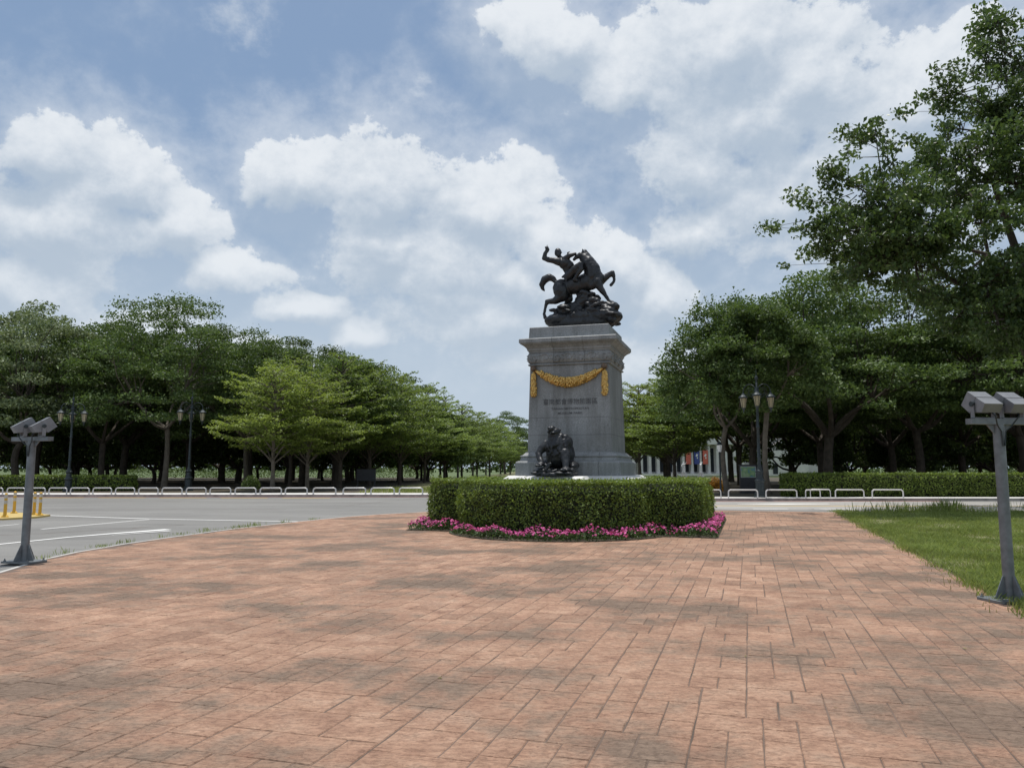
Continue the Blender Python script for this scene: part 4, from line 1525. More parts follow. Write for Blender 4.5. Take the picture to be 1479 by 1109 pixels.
# ------------------------------------------------------------------ sculpture: overlapping masses grown into one skin
def grow(name, parts, mat, parent, voxel=0.02, smooth=6, disp=0.0, seed=0):
    mb = MB()
    for p in parts:
        if p[0] == 'chain':
            pts, rad = [Vector(q) for q in p[1]], p[2]
            for i in range(len(pts) - 1):
                L = (pts[i + 1] - pts[i]).length
                st = max(2, int(L / (0.35 * max(0.012, min(rad[i], rad[i + 1])))))
                for k in range(st + 1):
                    t = k / st
                    mb.ball(pts[i].lerp(pts[i + 1], t), rad[i] * (1 - t) + rad[i + 1] * t, 10, 7)
        elif p[0] == 'ell':
            Mx = Matrix.Rotation(p[3], 3, p[4]) if len(p) > 3 else None
            mb.ball(p[1], 1.0, 16, 11, p[2], Mx)
    me = mb.mesh(name, mat)
    ob = bpy.data.objects.new('tmp', me)
    COL.objects.link(ob)
    m1 = ob.modifiers.new('r', 'REMESH')
    m1.mode = 'VOXEL'
    m1.voxel_size = voxel
    m2 = ob.modifiers.new('s', 'SMOOTH')
    m2.iterations = smooth
    m2.factor = 0.5
    dg = bpy.context.evaluated_depsgraph_get()
    out = bpy.data.meshes.new_from_object(ob.evaluated_get(dg))
    bpy.data.objects.remove(ob)
    out.name = name
    out.materials.clear()
    out.materials.append(mat)
    if disp:
        n = len(out.vertices)
        co = np.empty(n * 3, np.float32)
        no = np.empty(n * 3, np.float32)
        out.vertices.foreach_get('co', co)
        out.vertices.foreach_get('normal', no)
        co, no = co.reshape(-1, 3), no.reshape(-1, 3)
        w = np.sin(co[:, 0] * 17 + 2 * np.sin(co[:, 2] * 9 + seed)) * np.sin(co[:, 2] * 21 + 1.5 * np.sin(co[:, 0] * 8)) + 0.6 * np.sin(co[:, 0] * 37 + co[:, 1] * 31) * np.sin(co[:, 2] * 41)
        co = co + no * (w * disp)[:, None]
        out.vertices.foreach_set('co', co.astype(np.float32).ravel())
    out.polygons.foreach_set('use_smooth', [True] * len(out.polygons))
    out.update()
    return link(name, out, parent)


def S(zx, zy, y=0.0):
    return ((zx - 752) / 7.395 * 0.0208, y, 0.20 + (960 - zy) / 7.395 * 0.0207)


def build_group():
    o = empty('bronze_statue', (*ba(-4.7 + 0.10, 21.75 - 0.05), 5.535), -AXIS)
    tag(o, 'dark bronze statue of a rider with raised arm on a plunging horse, atop the pedestal', 'statue')
    horse = [
        ('ell', S(575, 565), (0.30, 0.23, 0.30)), ('ell', S(560, 560, -.08), (0.26, 0.16, 0.27)), ('ell', S(700, 535), (0.40, 0.25, 0.27)), ('ell', S(830, 510), (0.34, 0.25, 0.27)), ('ell', S(925, 480), (0.24, 0.21, 0.26)),
        ('ell', S(890, 545, -.1), (0.16, 0.12, 0.17)),
        # neck bent back, mane, head turned to the rider
        ('chain', [S(895, 450), S(885, 380, -.02), S(850, 315, -.04), S(815, 265, -.04), S(796, 232, -.04)], [0.27, 0.25, 0.22, 0.165, 0.115]),
        ('chain', [S(806, 232, -.04), S(770, 222, -.08), S(726, 246, -.11), S(705, 268, -.12)], [0.10, 0.088, 0.062, 0.05]),
        ('chain', [S(812, 205, 0), S(818, 168, 0.0), S(806, 150, 0)], [0.05, 0.03, 0.008]), ('chain', [S(798, 210, -.09), S(798, 172, -.1), S(788, 156, -.1)], [0.045, 0.028, 0.008]),
        ('chain', [S(820, 180), S(868, 265), S(905, 335), S(950, 405), S(975, 450)], [0.05, 0.085, 0.09, 0.075, 0.03]),
        # tail
        ('chain', [S(505, 495), S(470, 450), S(425, 428), S(375, 450), S(345, 500), S(352, 545), S(378, 580)], [0.06, 0.085, 0.115, 0.115, 0.09, 0.055, 0.012]),
        # hind legs
        ('chain', [S(560, 590, -.13), S(575, 655, -.15), S(500, 700, -.15), S(412, 702, -.15)], [0.23, 0.17, 0.105, 0.068]),
        ('chain', [S(412, 702, -.15), S(395, 770, -.15), S(382, 832, -.15), S(392, 872, -.15)], [0.066, 0.046, 0.048, 0.062]),
        ('chain', [S(590, 600, .13), S(625, 665, .13), S(598, 712, .13), S(575, 760, .13), S(585, 790, .13)], [0.20, 0.13, 0.07, 0.05, 0.055]),
        # fore legs
        ('chain', [S(940, 525, -.12), S(985, 605, -.13), S(1030, 675, -.13), S(1066, 735, -.13), S(1105, 756, -.13)], [0.15, 0.098, 0.062, 0.045, 0.056]),
        ('chain', [S(960, 500, .1), S(1020, 465, .1), S(1092, 420, .1), S(1108, 470, .1), S(1106, 515, .1), S(1074, 550, .1)], [0.15, 0.10, 0.072, 0.048, 0.044, 0.05]),
    ]
    grow('horse', horse, M['bronze'], o, 0.02, 5, 0.004, 1)
    rider = [
        ('ell', S(655, 440, -.02), (0.19, 0.20, 0.16)), ('chain', [S(655, 435, -.02), S(640, 380, -.03), S(612, 315, -.04), S(585, 275, -.05)], [0.16, 0.14, 0.165, 0.15]),
        ('ell', S(605, 300, -.06), (0.20, 0.21, 0.17)), ('ell', S(655, 330, -.05), (0.13, 0.16, 0.15)),
        ('chain', [S(570, 262, -.05), S(545, 225, -.06), S(532, 195, -.06)], [0.10, 0.068, 0.075]),
        ('ell', S(527, 172, -.06), (0.108, 0.105, 0.135)), ('ell', S(536, 205, -.11), (0.065, 0.07, 0.08)), ('chain', [S(560, 178, -.1), S(572, 182, -.1)], [0.03, 0.02]),
        ('chain', [S(545, 285, -.16), S(490, 270, -.2), S(430, 255, -.2), S(388, 238, -.2)], [0.12, 0.095, 0.08, 0.066]),
        ('chain', [S(388, 238, -.2), S(402, 195, -.22), S(420, 155, -.22)], [0.068, 0.066, 0.045]),
        ('ell', S(422, 132, -.22), (0.055, 0.05, 0.06)), ('chain', [S(424, 122, -.22), S(426, 98, -.22)], [0.022, 0.016]), ('chain', [S(408, 128, -.22), S(404, 118, -.22)], [0.022, 0.018]), ('chain', [S(438, 138, -.22), S(446, 150, -.22), S(432, 178, -.22)], [0.026, 0.02, 0.02]),
        ('chain', [S(610, 262, -.14), S(660, 232, -.2), S(720, 215, -.17)], [0.10, 0.075, 0.05]), ('chain', [S(640, 200, -.2), S(668, 188, -.2)], [0.02, 0.016]),
        ('chain', [S(655, 440, -.18), S(720, 390, -.28), S(785, 340, -.3)], [0.135, 0.115, 0.078]), ('chain', [S(785, 340, -.3), S(790, 400, -.31), S(745, 460, -.3), S(715, 500, -.29)], [0.08, 0.078, 0.06, 0.05]),
        ('chain', [S(715, 500, -.29), S(750, 512, -.3)], [0.05, 0.035]),
        ('chain', [S(620, 440, .16), S(640, 480, .27)], [0.12, 0.1]),
        # cloth knotted behind the hips
        ('chain', [S(640, 430, -.16), S(600, 450, -.2), S(582, 455, -.2)], [0.08, 0.05, 0.03]), ('chain', [S(610, 450, -.22), S(630, 505, -.24)], [0.055, 0.025]),
    ]
    grow('rider', rider, M['bronze'], o, 0.017, 4, 0.003, 2)
    rnd = random.Random(4)
    rock = [('ell', S(560, 900), (0.50, 0.50, 0.22)), ('ell', S(780, 890), (0.62, 0.52, 0.26)), ('ell', S(1000, 890), (0.56, 0.50, 0.24)), ('ell', S(1120, 895, -.05), (0.17, 0.34, 0.15)), ('ell', S(780, 950), (1.02, 0.52, 0.26)), ('ell', S(450, 905), (0.20, 0.40, 0.16)),
            ('ell', S(590, 820, -.05), (0.30, 0.32, 0.15), 0.25, 'Y'), ('ell', S(700, 780), (0.30, 0.30, 0.19)), ('ell', S(780, 720), (0.24, 0.24, 0.26)), ('ell', S(830, 680), (0.22, 0.2, 0.22)), ('ell', S(1020, 800), (0.36, 0.32, 0.14), -0.1, 'Y'), ('ell', S(1105, 795, -.1), (0.19, 0.24, 0.13))]
    top = [(470, 830), (510, 790), (560, 775), (640, 760), (690, 715), (720, 690), (770, 640), (830, 615), (870, 620), (890, 660), (905, 700), (950, 745), (1010, 755), (1080, 765), (1130, 790), (1165, 850), (1165, 900)]
    for i in range(95):
        k = rnd.randrange(len(top))
        zx, zy = top[k]
        zx += rnd.uniform(-30, 30)
        zy2 = rnd.uniform(zy + 12, 945)
        yy = rnd.choice([-1, 1]) * rnd.uniform(.1, .46) * min(1, 0.35 + (zy2 - 600) / 300)
        zx = min(max(zx, 470), 1105)
        s = rnd.uniform(.05, .12)
        rock.append(('ell', S(zx, zy2, yy), (s * rnd.uniform(1, 2.2), s, s * rnd.uniform(.5, 1)), rnd.uniform(-.8, .8), 'Y'))
    # leaves and broken stems under the belly
    for i in range(26):
        zx, zy = rnd.uniform(730, 920), rnd.uniform(625, 700)
        a = rnd.uniform(-.4, 1.4)
        rock.append(('chain', [S(zx, zy, rnd.uniform(-.2, .1)), S(zx + 42 * math.cos(a), zy - 24 * math.sin(a), -.24)], [0.04, 0.014]))
    rock.append(('chain', [S(900, 700, -.2), S(965, 722, -.24)], [0.03, 0.012]))
    rock.append(('chain', [S(880, 830, -.44), S(930, 790, -.46), S(1010, 765, -.44), S(1060, 775, -.42)], [0.035, 0.045, 0.05, 0.035]))
    grow('rock_mound', rock, M['bronze'], o, 0.022, 3, 0.009, 3)


build_group()


def Z(zx, zy, y=0.0):
    return ((zx - 478) * 0.00183, y, (935 - zy) * 0.00186)


def build_lion():
    o = empty('lion_statue', (*ba(-4.7 - 0.16, 21.75 - 1.87), 1.387), -AXIS - 0.05)
    tag(o, 'dark bronze lion statue seated with head thrown up, on the pale ledge before the pedestal', 'statue')
    body = [
        ('ell', Z(500, 640, -.02), (0.34, 0.30, 0.36)), ('ell', Z(520, 520, -.04), (0.30, 0.26, 0.28)), ('ell', Z(570, 620, .12), (0.27, 0.34, 0.34)), ('ell', Z(590, 470, .02), (0.22, 0.22, 0.22)),
        ('ell', Z(460, 430, -.12), (0.20, 0.18, 0.20)), ('ell', Z(455, 360, -.13), (0.17, 0.17, 0.16)),
        # head lifted, muzzle up
        ('ell', Z(470, 320, -.16), (0.14, 0.15, 0.12), -0.5, 'Y'), ('ell', Z(435, 275, -.22), (0.105, 0.12, 0.085), -0.6, 'Y'), ('ell', Z(405, 262, -.26), (0.06, 0.07, 0.045)), ('ell', Z(460, 330, -.28), (0.075, 0.07, 0.04)),
        ('ell', Z(392, 318, -.25), (0.05, 0.06, 0.03)), ('chain', [Z(512, 300, -.13), Z(545, 292, -.13)], [0.05, 0.03]), ('chain', [Z(385, 300, -.08), Z(350, 310, -.06)], [0.045, 0.02]),
        ('ell', Z(565, 365, -.10), (0.10, 0.10, 0.06), 0.6, 'Y'), ('ell', Z(610, 395, -.08), (0.11, 0.10, 0.09)), ('ell', Z(650, 460, -.06), (0.085, 0.12, 0.15)),
        # fore legs
        ('chain', [Z(330, 500, -.12), Z(270, 560, -.2), Z(238, 615, -.26), Z(268, 690, -.34), Z(310, 740, -.40)], [0.15, 0.105, 0.088, 0.078, 0.075]),
        ('ell', Z(300, 770, -.44), (0.11, 0.13, 0.055)),
        ('chain', [Z(620, 620, -.18), Z(640, 720, -.28), Z(660, 800, -.36)], [0.16, 0.11, 0.085]),
        ('ell', Z(672, 838, -.42), (0.13, 0.16, 0.06)),
        # hind leg and paw at the right
        ('ell', Z(690, 790, .06), (0.19, 0.26, 0.13)), ('ell', Z(745, 800, -.12), (0.10, 0.20, 0.085)), ('ell', Z(735, 850, -.3), (0.11, 0.14, 0.05)),
        ('ell', Z(340, 760, .1), (0.2, 0.24, 0.13)),
    ]
    for k, (x, y) in enumerate([(255, 790), (290, 795), (325, 790)]):
        body.append(('ell', Z(x, y, -.55), (0.035, 0.05, 0.032)))
    for k, (x, y) in enumerate([(625, 852), (665, 858), (705, 852)]):
        body.append(('ell', Z(x, y, -.55), (0.036, 0.05, 0.034)))
    rnd = random.Random(8)
    for i in range(70):        # tufts of the mane
        a = rnd.uniform(0, 6.28)
        rr = rnd.uniform(40, 200)
        x, y = 490 + rr * 0.85 * math.cos(a), 520 + rr * math.sin(a)
        yy = -0.30 + 0.16 * (rr / 200) ** 2
        body.append(('chain', [Z(x, y, yy), Z(x + rnd.uniform(-15, 15), y + 40, yy - .03), Z(x + rnd.uniform(-25, 25), y + 75, yy - .01)], [0.035, 0.032, 0.01]))
    grow('lion_body', body, M['bronze'], o, 0.014, 3, 0.004, 5)
    snake = [('chain', [Z(365, 800, -.50), Z(385, 770, -.52), Z(410, 800, -.55), Z(440, 770, -.55), Z(465, 765, -.55), Z(440, 810, -.56), Z(400, 850, -.56), Z(440, 878, -.55), Z(500, 870, -.54), Z(545, 850, -.5)], [0.022, 0.026, 0.034, 0.034, 0.036, 0.036, 0.038, 0.038, 0.036, 0.03])]
    grow('coiled_rope_form', snake, M['bronze'], o, 0.012, 2)
    plinth = [('ell', Z(478, 900, -.08), (0.58, 0.56, 0.07)), ('ell', Z(330, 860, -.15), (0.33, 0.42, 0.10)), ('ell', Z(640, 880, -.15), (0.30, 0.42, 0.055))]
    for i in range(30):
        plinth.append(('ell', Z(rnd.uniform(190, 760), rnd.uniform(890, 915), rnd.uniform(-.62, -.3)), (rnd.uniform(.06, .14), .06, .04)))
    plinth.append(('ell', Z(478, 925, -.08), (0.585, 0.57, 0.03)))
    grow('statue_base', plinth, M['bronze'], o, 0.016, 3, 0.005, 7)


build_lion()

# ------------------------------------------------------------------ floodlight posts
def floodlight_post(loc, aim_az, height, label, yaw=0.0):
    """aim_az: compass of the lamps, 0 = straight ahead, clockwise"""
    o = empty('floodlight_post', loc, -aim_az)
    tag(o, label, 'floodlight', 'floodlight posts aimed at the monument')
    p = MB()
    p.lathe([(0.066, 0.03), (0.064, height - 0.03)], n=20)
    p.build('pole', M['steel'], o, True)
    bp = MB()
    bp.prism([(-.27, -.21), (.27, -.21), (.31, -.17), (.31, .17), (.27, .21), (-.27, .21), (-.31, .17), (-.31, -.17)], 0.004, 0.034)
    bp.build('base_plate', M['steel'], o)
    for k in range(4):
        a = math.pi / 4 + k * math.pi / 2
        a = k * math.pi / 2
        g = MB()
        c, s = math.cos(a), math.sin(a)
        q = [(0.055, 0.036), (0.20, 0.036), (0.20, 0.06), (0.085, 0.30), (0.055, 0.30)]
        vs = [(x * c - t * s, x * s + t * c, z) for t in (-.006, .006) for x, z in q]
        g.add(vs, [(4, 3, 2, 1, 0), (5, 6, 7, 8, 9)] + [(i, (i + 1) % 5, 5 + (i + 1) % 5, 5 + i) for i in range(5)])
        g.build('gusset', M['steel'], o)
        b = MB()
        b.lathe([(0.022, 0.034), (0.022, 0.05), (0.010, 0.05), (0.010, 0.075)], (0.25 * (1 if k in (0, 3) else -1), 0.155 * (1 if k < 2 else -1), 0), 6)
        b.build('bolt', M['steel'], o)
    cb = MB().box((0, 0, height), (0.82, 0.11, 0.07))
    cb.build('crossbar', M['steel'], o)
    for sx in (-1, 1):
        br = MB()
        q = [(0.05, height - 0.039), (0.17, height - 0.039), (0.05, height - 0.17)]
        br.add([(sx * x, t, z) for t in (-.006, .006) for x, z in q], [(0, 1, 2), (5, 4, 3), (0, 3, 4, 1), (1, 4, 5, 2), (2, 5, 3, 0)])
        br.build('brace', M['steel'], o)
    cbl = MB()
    for sx in (-0.205, 0.205):
        cbl.tube([(sx, -0.06, height + 0.17), (sx * .8, -0.15, height + 0.06), (sx * .5, -0.10, height - 0.05), (0.03 * (1 if sx > 0 else -1), -0.075, height - 0.12), (0.012 * (1 if sx > 0 else -1), -0.072, height - 0.3)], 0.009, 6)
    cbl.build('cable', M['iron'], o, True)
    tilt = R(30)
    for sx in (-0.205, 0.205):
        # housing: a flat-topped box that tapers to the back, hood over the front glass
        f = MB()
        w = 0.128
        prof = [(-0.165, 0.085), (0.155, 0.10), (0.175, -0.10), (0.03, -0.125), (-0.04, -0.09), (-0.165, -0.035)]     # y (front is +), z
        Rz = Matrix.Rotation(-yaw, 3, 'Z')
        Mx = Rz @ Matrix.Rotation(tilt, 3, 'X')
        piv = Vector((sx, 0, height + 0.215))
        vs = [Mx @ Vector((t * w, y, z)) + piv for t in (-1, 1) for y, z in prof]
        n = len(prof)
        f.add(vs, [tuple(range(n)), tuple(range(2 * n - 1, n - 1, -1))] + [(i, n + i, n + (i + 1) % n, (i + 1) % n) for i in range(n)])
        h = f.build('floodlight', M['housing'], o)
        fl = MB()
        for (yy, zz) in ((-0.03, 0.0),):
            vs = [Mx @ Vector((t * (w + .004), y, z)) + piv for t in (-1, 1) for y, z in [(0.0, 0.098), (0.014, 0.099), (0.014, -0.127), (0.0, -0.125)]]
            fl.add(vs, [(0, 1, 2, 3), (7, 6, 5, 4), (0, 4, 5, 1), (1, 5, 6, 2), (2, 6, 7, 3), (3, 7, 4, 0)])
        fl.build('seam_flange', M['housing'], h)
        gl = MB()
        vs = [Mx @ Vector((t * (w - .015), y, z)) + piv for t, (y, z) in ((-1, (0.159, 0.085)), (1, (0.159, 0.085)), (1, (0.177, -0.085)), (-1, (0.177, -0.085)))]
        gl.add(vs, [(0, 1, 2, 3)])
        gl.build('lamp_glass', M['lens'], h)
        yk = MB()
        for t in (-1, 1):
            yk.box(Rz @ Vector((t * (w + 0.016), 0, height + 0.138)) + Vector((sx, 0, 0)), (0.012, 0.055, 0.20), M=Rz)
        yk.box((sx, 0, height + 0.044), (2 * w + 0.044, 0.055, 0.012), M=Rz)
        yk.build('bracket', M['housing'], h)
        for t in (-1, 1):
            pv = MB()
            vs = []
            pv.tube([Rz @ Vector((t * (w + 0.002), 0, 0)) + piv, Rz @ Vector((t * (w + 0.036), 0, 0)) + piv], 0.032, 12)
            pv.build('pivot', M['iron'], h)
    return o


floodlight_post((-8.31, 13.34, -0.004), R(17), 2.10, 'grey steel floodlight post at the plaza edge on the left, by the yellow bollards', R(30))
floodlight_post((6.03, 9.53, -0.002), R(-10), 2.17, 'grey steel floodlight post on the right where the paving meets the lawn')

# ------------------------------------------------------------------ street lamps
def build_lamp(loc, rz, label, k=1.0):
    o = empty('street_lamp', loc, rz)
    o.scale = (k, k, k)
    tag(o, label, 'street lamp', 'ornate three armed street lamps')
    b = MB()
    b.box((0, 0, 0.06), (0.62, 0.62, 0.12))
    b.lathe([(0.27, 0.12), (0.27, 0.2), (0.22, 0.26), (0.21, 0.75), (0.25, 0.8), (0.25, 0.86), (0.17, 0.95), (0.15, 1.2), (0.2, 1.26), (0.2, 1.31), (0.12, 1.4), (0.105, 1.55)], n=12)
    b.build('lamp_base', M['iron'], o)
    p = MB()
    p.lathe([(0.085, 1.5), (0.08, 2.0), (0.1, 2.02), (0.1, 2.07), (0.078, 2.1), (0.07, 3.5), (0.09, 3.53), (0.09, 3.6), (0.068, 3.64), (0.06, 4.6), (0.085, 4.65), (0.11, 4.78), (0.11, 4.9), (0.08, 5.0), (0.075, 5.35), (0.12, 5.4), (0.12, 5.48), (0.06, 5.55), (0.05, 5.75), (0.075, 5.8), (0.04, 5.88), (0.05, 5.98), (0.085, 6.06), (0.085, 6.12), (0.04, 6.2), (0.015, 6.24), (0.010, 6.6)], n=14)
    p.build('lamp_post', M['iron'], o, True)
    for i in range(3):
        a = -math.pi / 2 + i * 2 * math.pi / 3
        c, s = math.cos(a), math.sin(a)
        arm = MB()
        pts = []
        for j in range(15):
            t = j / 14
            th = math.pi * (1.08 - 1.08 * t)
            rr = 0.36
            pts.append(((0.42 + rr * math.cos(th)) * c, (0.42 + rr * math.cos(th)) * s, 5.42 + 0.42 * math.sin(th) * 0.9))
        arm.tube(pts, 0.024, 7)
        sp = []
        for j in range(18):
            t = j / 17
            th = 0.4 + t * 8.2
            rr = 0.22 * (1 - 0.72 * t)
            sp.append(((0.36 + rr * math.cos(th)) * c, (0.36 + rr * math.cos(th)) * s, 5.42 + rr * math.sin(th)))
        arm.tube(sp, 0.014, 6)
        arm.tube([(0.08 * c, 0.08 * s, 5.02), (0.34 * c, 0.34 * s, 5.15), (0.58 * c, 0.58 * s, 5.32)], [0.022, 0.018, 0.016], 6)
        arm.build('lamp_arm', M['iron'], o, True)
        lx, ly = 0.78 * c, 0.78 * s
        ln = MB()
        ln.lathe([(0.03, 5.40), (0.05, 5.33), (0.09, 5.31), (0.12, 5.26), (0.2, 5.19), (0.205, 5.14), (0.165, 5.13)], (lx, ly, 0), 12)
        ln.lathe([(0.075, 4.68), (0.085, 4.66), (0.07, 4.62), (0.025, 4.56), (0.03, 4.5), (0.008, 4.44)], (lx, ly, 0), 10)
        for q in range(6):
            t = q * math.pi / 3
            ln.tube([(lx + 0.155 * math.cos(t), ly + 0.155 * math.sin(t), 5.13), (lx + 0.09 * math.cos(t), ly + 0.09 * math.sin(t), 4.66)], 0.009, 4)
        ln.v = [(lx + (x - lx) * 1.2, ly + (y - ly) * 1.2, 5.4 + (z - 5.4) * 1.12) for x, y, z in ln.v]
        L = ln.build('lantern', M['iron'], o)
        g = MB()
        g.lathe([(0.078, 4.68), (0.145, 5.13)], (lx, ly, 0), 6)
        g.v = [(lx + (x - lx) * 1.2, ly + (y - ly) * 1.2, 5.4 + (z - 5.4) * 1.12) for x, y, z in g.v]
        g.build('lantern_glass', M['milk'], L)
    return o


build_lamp((-28.0, 48.9, G), math.pi + R(29.8), 'ornate dark street lamp behind the left hedge, farthest from the monument', 0.96)
build_lamp((-21.3, 51.0, G), math.pi + R(22.7), 'ornate dark street lamp left of the yellow green tree, standing alone before dark trunks', 1.0)
build_lamp((12.62, 39.45, 0.11), R(-17.7), 'ornate dark street lamp with three lanterns beside the map board on the right', 1.0)

# small park lantern on a post
o = empty('park_lantern', (11.9, 44.2, G))
tag(o, 'small pale lantern on a slim dark post in front of the twin stemmed tree', 'lamp')
MB().lathe([(0.09, 0), (0.09, 0.2), (0.05, 0.28), (0.04, 2.35), (0.07, 2.4)], n=10).build('lamp_post', M['iron'], o, True)
MB().lathe([(0.09, 2.4), (0.15, 2.75), (0.15, 2.8)], n=8).build('lantern_glass', M['marble'], o)
MB().lathe([(0.19, 2.8), (0.1, 2.93), (0.02, 3.0)], n=8).build('lantern_cap', M['iron'], o)

# ------------------------------------------------------------------ U-shaped tube barriers along the kerb
def barrier_mesh(L, h, mat, name='tube'):
    r = 0.034
    pts = [(-L / 2, 0, -0.02), (-L / 2, 0, h - 0.13)]
    for j in range(1, 6):
        a = math.pi - j * math.pi / 12
        pts.append((-L / 2 + 0.13 + 0.13 * math.cos(a), 0, h - 0.13 + 0.13 * math.sin(a)))
    pts += [(-L / 2 + 0.13, 0, h), (L / 2 - 0.13, 0, h)]
    for j in range(1, 6):
        a = math.pi / 2 - j * math.pi / 12
        pts.append((L / 2 - 0.13 + 0.13 * math.cos(a), 0, h - 0.13 + 0.13 * math.sin(a)))
    pts += [(L / 2, 0, h - 0.13), (L / 2, 0, -0.02)]
    return MB().tube(pts, r, 9).mesh(name, mat, True)


bm_short = barrier_mesh(1.12, 0.36, M['tube_grey'])
bm_left = [(-29.3, 1.0), (-28.05, 1.0), (-26.9, 1.0), (-25.68, 1.0), (-24.44, 1.06), (-23.17, 1.05), (-21.88, 1.08), (-20.56, 1.09), (-19.22, 1.13), (-17.86, 1.11), (-16.49, 1.17), (-15.07, 1.17), (-13.64, 1.19), (-12.2, 1.23), (-10.6, 1.27), (-8.91, 1.27), (-7.32, 1.31), (-5.71, 1.31)]
plates = MB()
for sx in (-1, 1):
    plates.lathe([(0.075, 0), (0.075, 0.012)], (sx * 0.56, 0, 0), 10)
plate_mesh = plates.mesh('foot_plates', M['tube_grey'])
proto = empty('tube_barrier', (0, 0, 0))
tag(proto, 'low inverted U steel tube barrier in the long kerb row on the left', 'barrier', 'steel barriers along the left kerb')
link('tube', bm_short, proto)
link('foot_plates', plate_mesh, proto)
for i, (x, L) in enumerate(bm_left):
    if i == 0:
        r_ = proto
    else:
        r_ = proto.copy()
        COL.objects.link(r_)
        for ch in proto.children:
            c = ch.copy()
            COL.objects.link(c)
            c.parent = r_
    nth = ['first', 'second', 'third', 'fourth', 'fifth', 'sixth', 'seventh', 'eighth', 'ninth', 'tenth', 'eleventh', 'twelfth', 'thirteenth', 'fourteenth', 'fifteenth', 'sixteenth', 'seventeenth', 'eighteenth'][i]
    r_['label'] = 'low inverted U steel barrier, %s from the left end of the left kerb row' % nth
    r_.location = (x, 43.86, 0.112)
    r_.scale = (L / 1.12, 1, 1)
bm_r = barrier_mesh(1.5, 0.40, M['tube'])
for (x, y, rz, L, lab) in [(9.85, 38.62, 0.02, 1.1, 'low white U barrier partly hidden behind the right end of the round hedge'),
                           (11.5, 38.62, 0, 1.45, 'low white U barrier at the kerb left of the right street lamp base'),
                           (13.41, 38.62, 0, 1.53, 'low white U barrier at the kerb right of the right street lamp base'),
                           (14.98, 38.62, 0.35, 0.9, 'short white U barrier on the kerb line, turned across the one behind it'),
                           (15.62, 39.3, -0.25, 0.95, 'short white U barrier set back, overlapping the turned one before it'),
                           (16.95, 38.95, 0, 1.43, 'low white U barrier before the hedge, second from the right end of the row'),
                           (18.86, 38.95, 0, 1.55, 'low white U barrier at the right end of the row, before the long hedge')]:
    r_ = empty('tube_barrier', (x, y, 0.112), rz)
    link('tube', bm_r, r_)
    r_.scale = (L / 1.5, 1, 1)
    tag(r_, lab, 'barrier', 'white barriers along the right kerb')

# ------------------------------------------------------------------ yellow lane posts on their painted island
isl = MB().prism([(-15.95, 24.35), (-15.45, 25.3), (-15.6, 26.3), (-16.9, 27.3), (-18.6, 27.9), (-19.2, 26.9), (-17.6, 25.4)], -0.034, 0.03)
tag(isl.build('traffic_island', M['yellow_old']), kind='structure')
for (x, y, lab) in [(-16.26, 24.95, 'yellow flexible lane post at the near left corner of the yellow island'),
                    (-17.35, 27.1, 'yellow flexible lane post at the far corner of the yellow island'),
                    (-16.1, 26.2, 'yellow flexible lane post half hidden by the floodlight pole'),
                    (-15.72, 25.9, 'yellow flexible lane post at the right tip of the yellow island')]:
    o = empty('lane_post', (x, y, 0.03))
    tag(o, lab, 'bollard', 'yellow lane posts on the island')
    MB().lathe([(0.11, 0.0), (0.11, 0.02), (0.075, 0.06), (0.055, 0.075)], n=14).build('post_foot', M['yellow'], o, True)
    MB().lathe([(0.05, 0.06), (0.046, 0.72), (0.035, 0.75), (0.012, 0.765)], n=14).build('post_tube', M['yellow'], o, True)
    for z in (0.42, 0.60):
        MB().lathe([(0.0505, z), (0.050, z + 0.11)], n=14, cap=False).build('reflective_band', M['reflect'], o, True)

# ------------------------------------------------------------------ map board, notice board, croton hedges
o = empty('map_board', (14.28, 46.0, G))
tag(o, 'dark grey information board with a green park map beside the right street lamp', 'information board')
MB().box((0, 0, 0.82), (1.5, 0.22, 1.64)).build('board_body', M['board'], o)
MB().box((0.0, -0.02, 1.665), (1.58, 0.34, 0.05)).build('board_cap', M['board'], o)
MB().box((-0.27, -0.116, 1.26), (0.90, 0.012, 0.66)).build('map_frame', M['tube_grey'], o)
MB().box((-0.27, -0.125, 1.26), (0.84, 0.010, 0.60)).build('map_panel', M['map'], o)
o = empty('notice_board', (-11.4, 60.5, G))
tag(o, 'dark notice board on two legs under the avenue trees left of the monument', 'notice board')
MB().box((0, 0, 0.95), (1.5, 0.1, 0.9)).build('board_panel', M['board'], o)
for sx in (-1, 1):
    MB().box((sx * 0.66, 0.07, 0.7), (0.08, 0.04, 1.4)).build('leg', M['board'], o)


def small_bush(x, y, rx, ry, h, mat, seed, label, name='shrub'):
    rng = np.random.default_rng(seed)
    p = ball_pts(1500, rng, 0.35)
    p[:, 2] = np.abs(p[:, 2])
    p = p * np.array([rx, ry, h])
    v, f = leaf_quads(p, 0.13, 0.5, rng, 0.7)
    o = empty(name, (x, y, G))
    link('foliage', np_mesh('foliage', v, f, mat), o)
    st = MB()
    for k in range(5):
        a = k * 1.256
        st.tube([(0.05 * math.cos(a), 0.05 * math.sin(a), -.05), (rx * .5 * math.cos(a), ry * .5 * math.sin(a), h * .7)], [0.03, 0.012], 5)
    link('stems', st.mesh('stems', M['bark']), o)
    tag(o, label, 'shrub')


small_bush(11.2, 50, 0.9, 0.6, 0.95, M['croton'], 101, 'orange and green leaved shrub left of the twin stemmed tree')
small_bush(13.1, 50, 0.7, 0.6, 0.95, M['croton'], 102, 'orange and green leaved shrub left of the map board')
small_bush(-18.2, 54, 0.7, 0.6, 1.0, M['leaf_dark'], 103, 'low dark shrub in the shade between two left grove trunks')

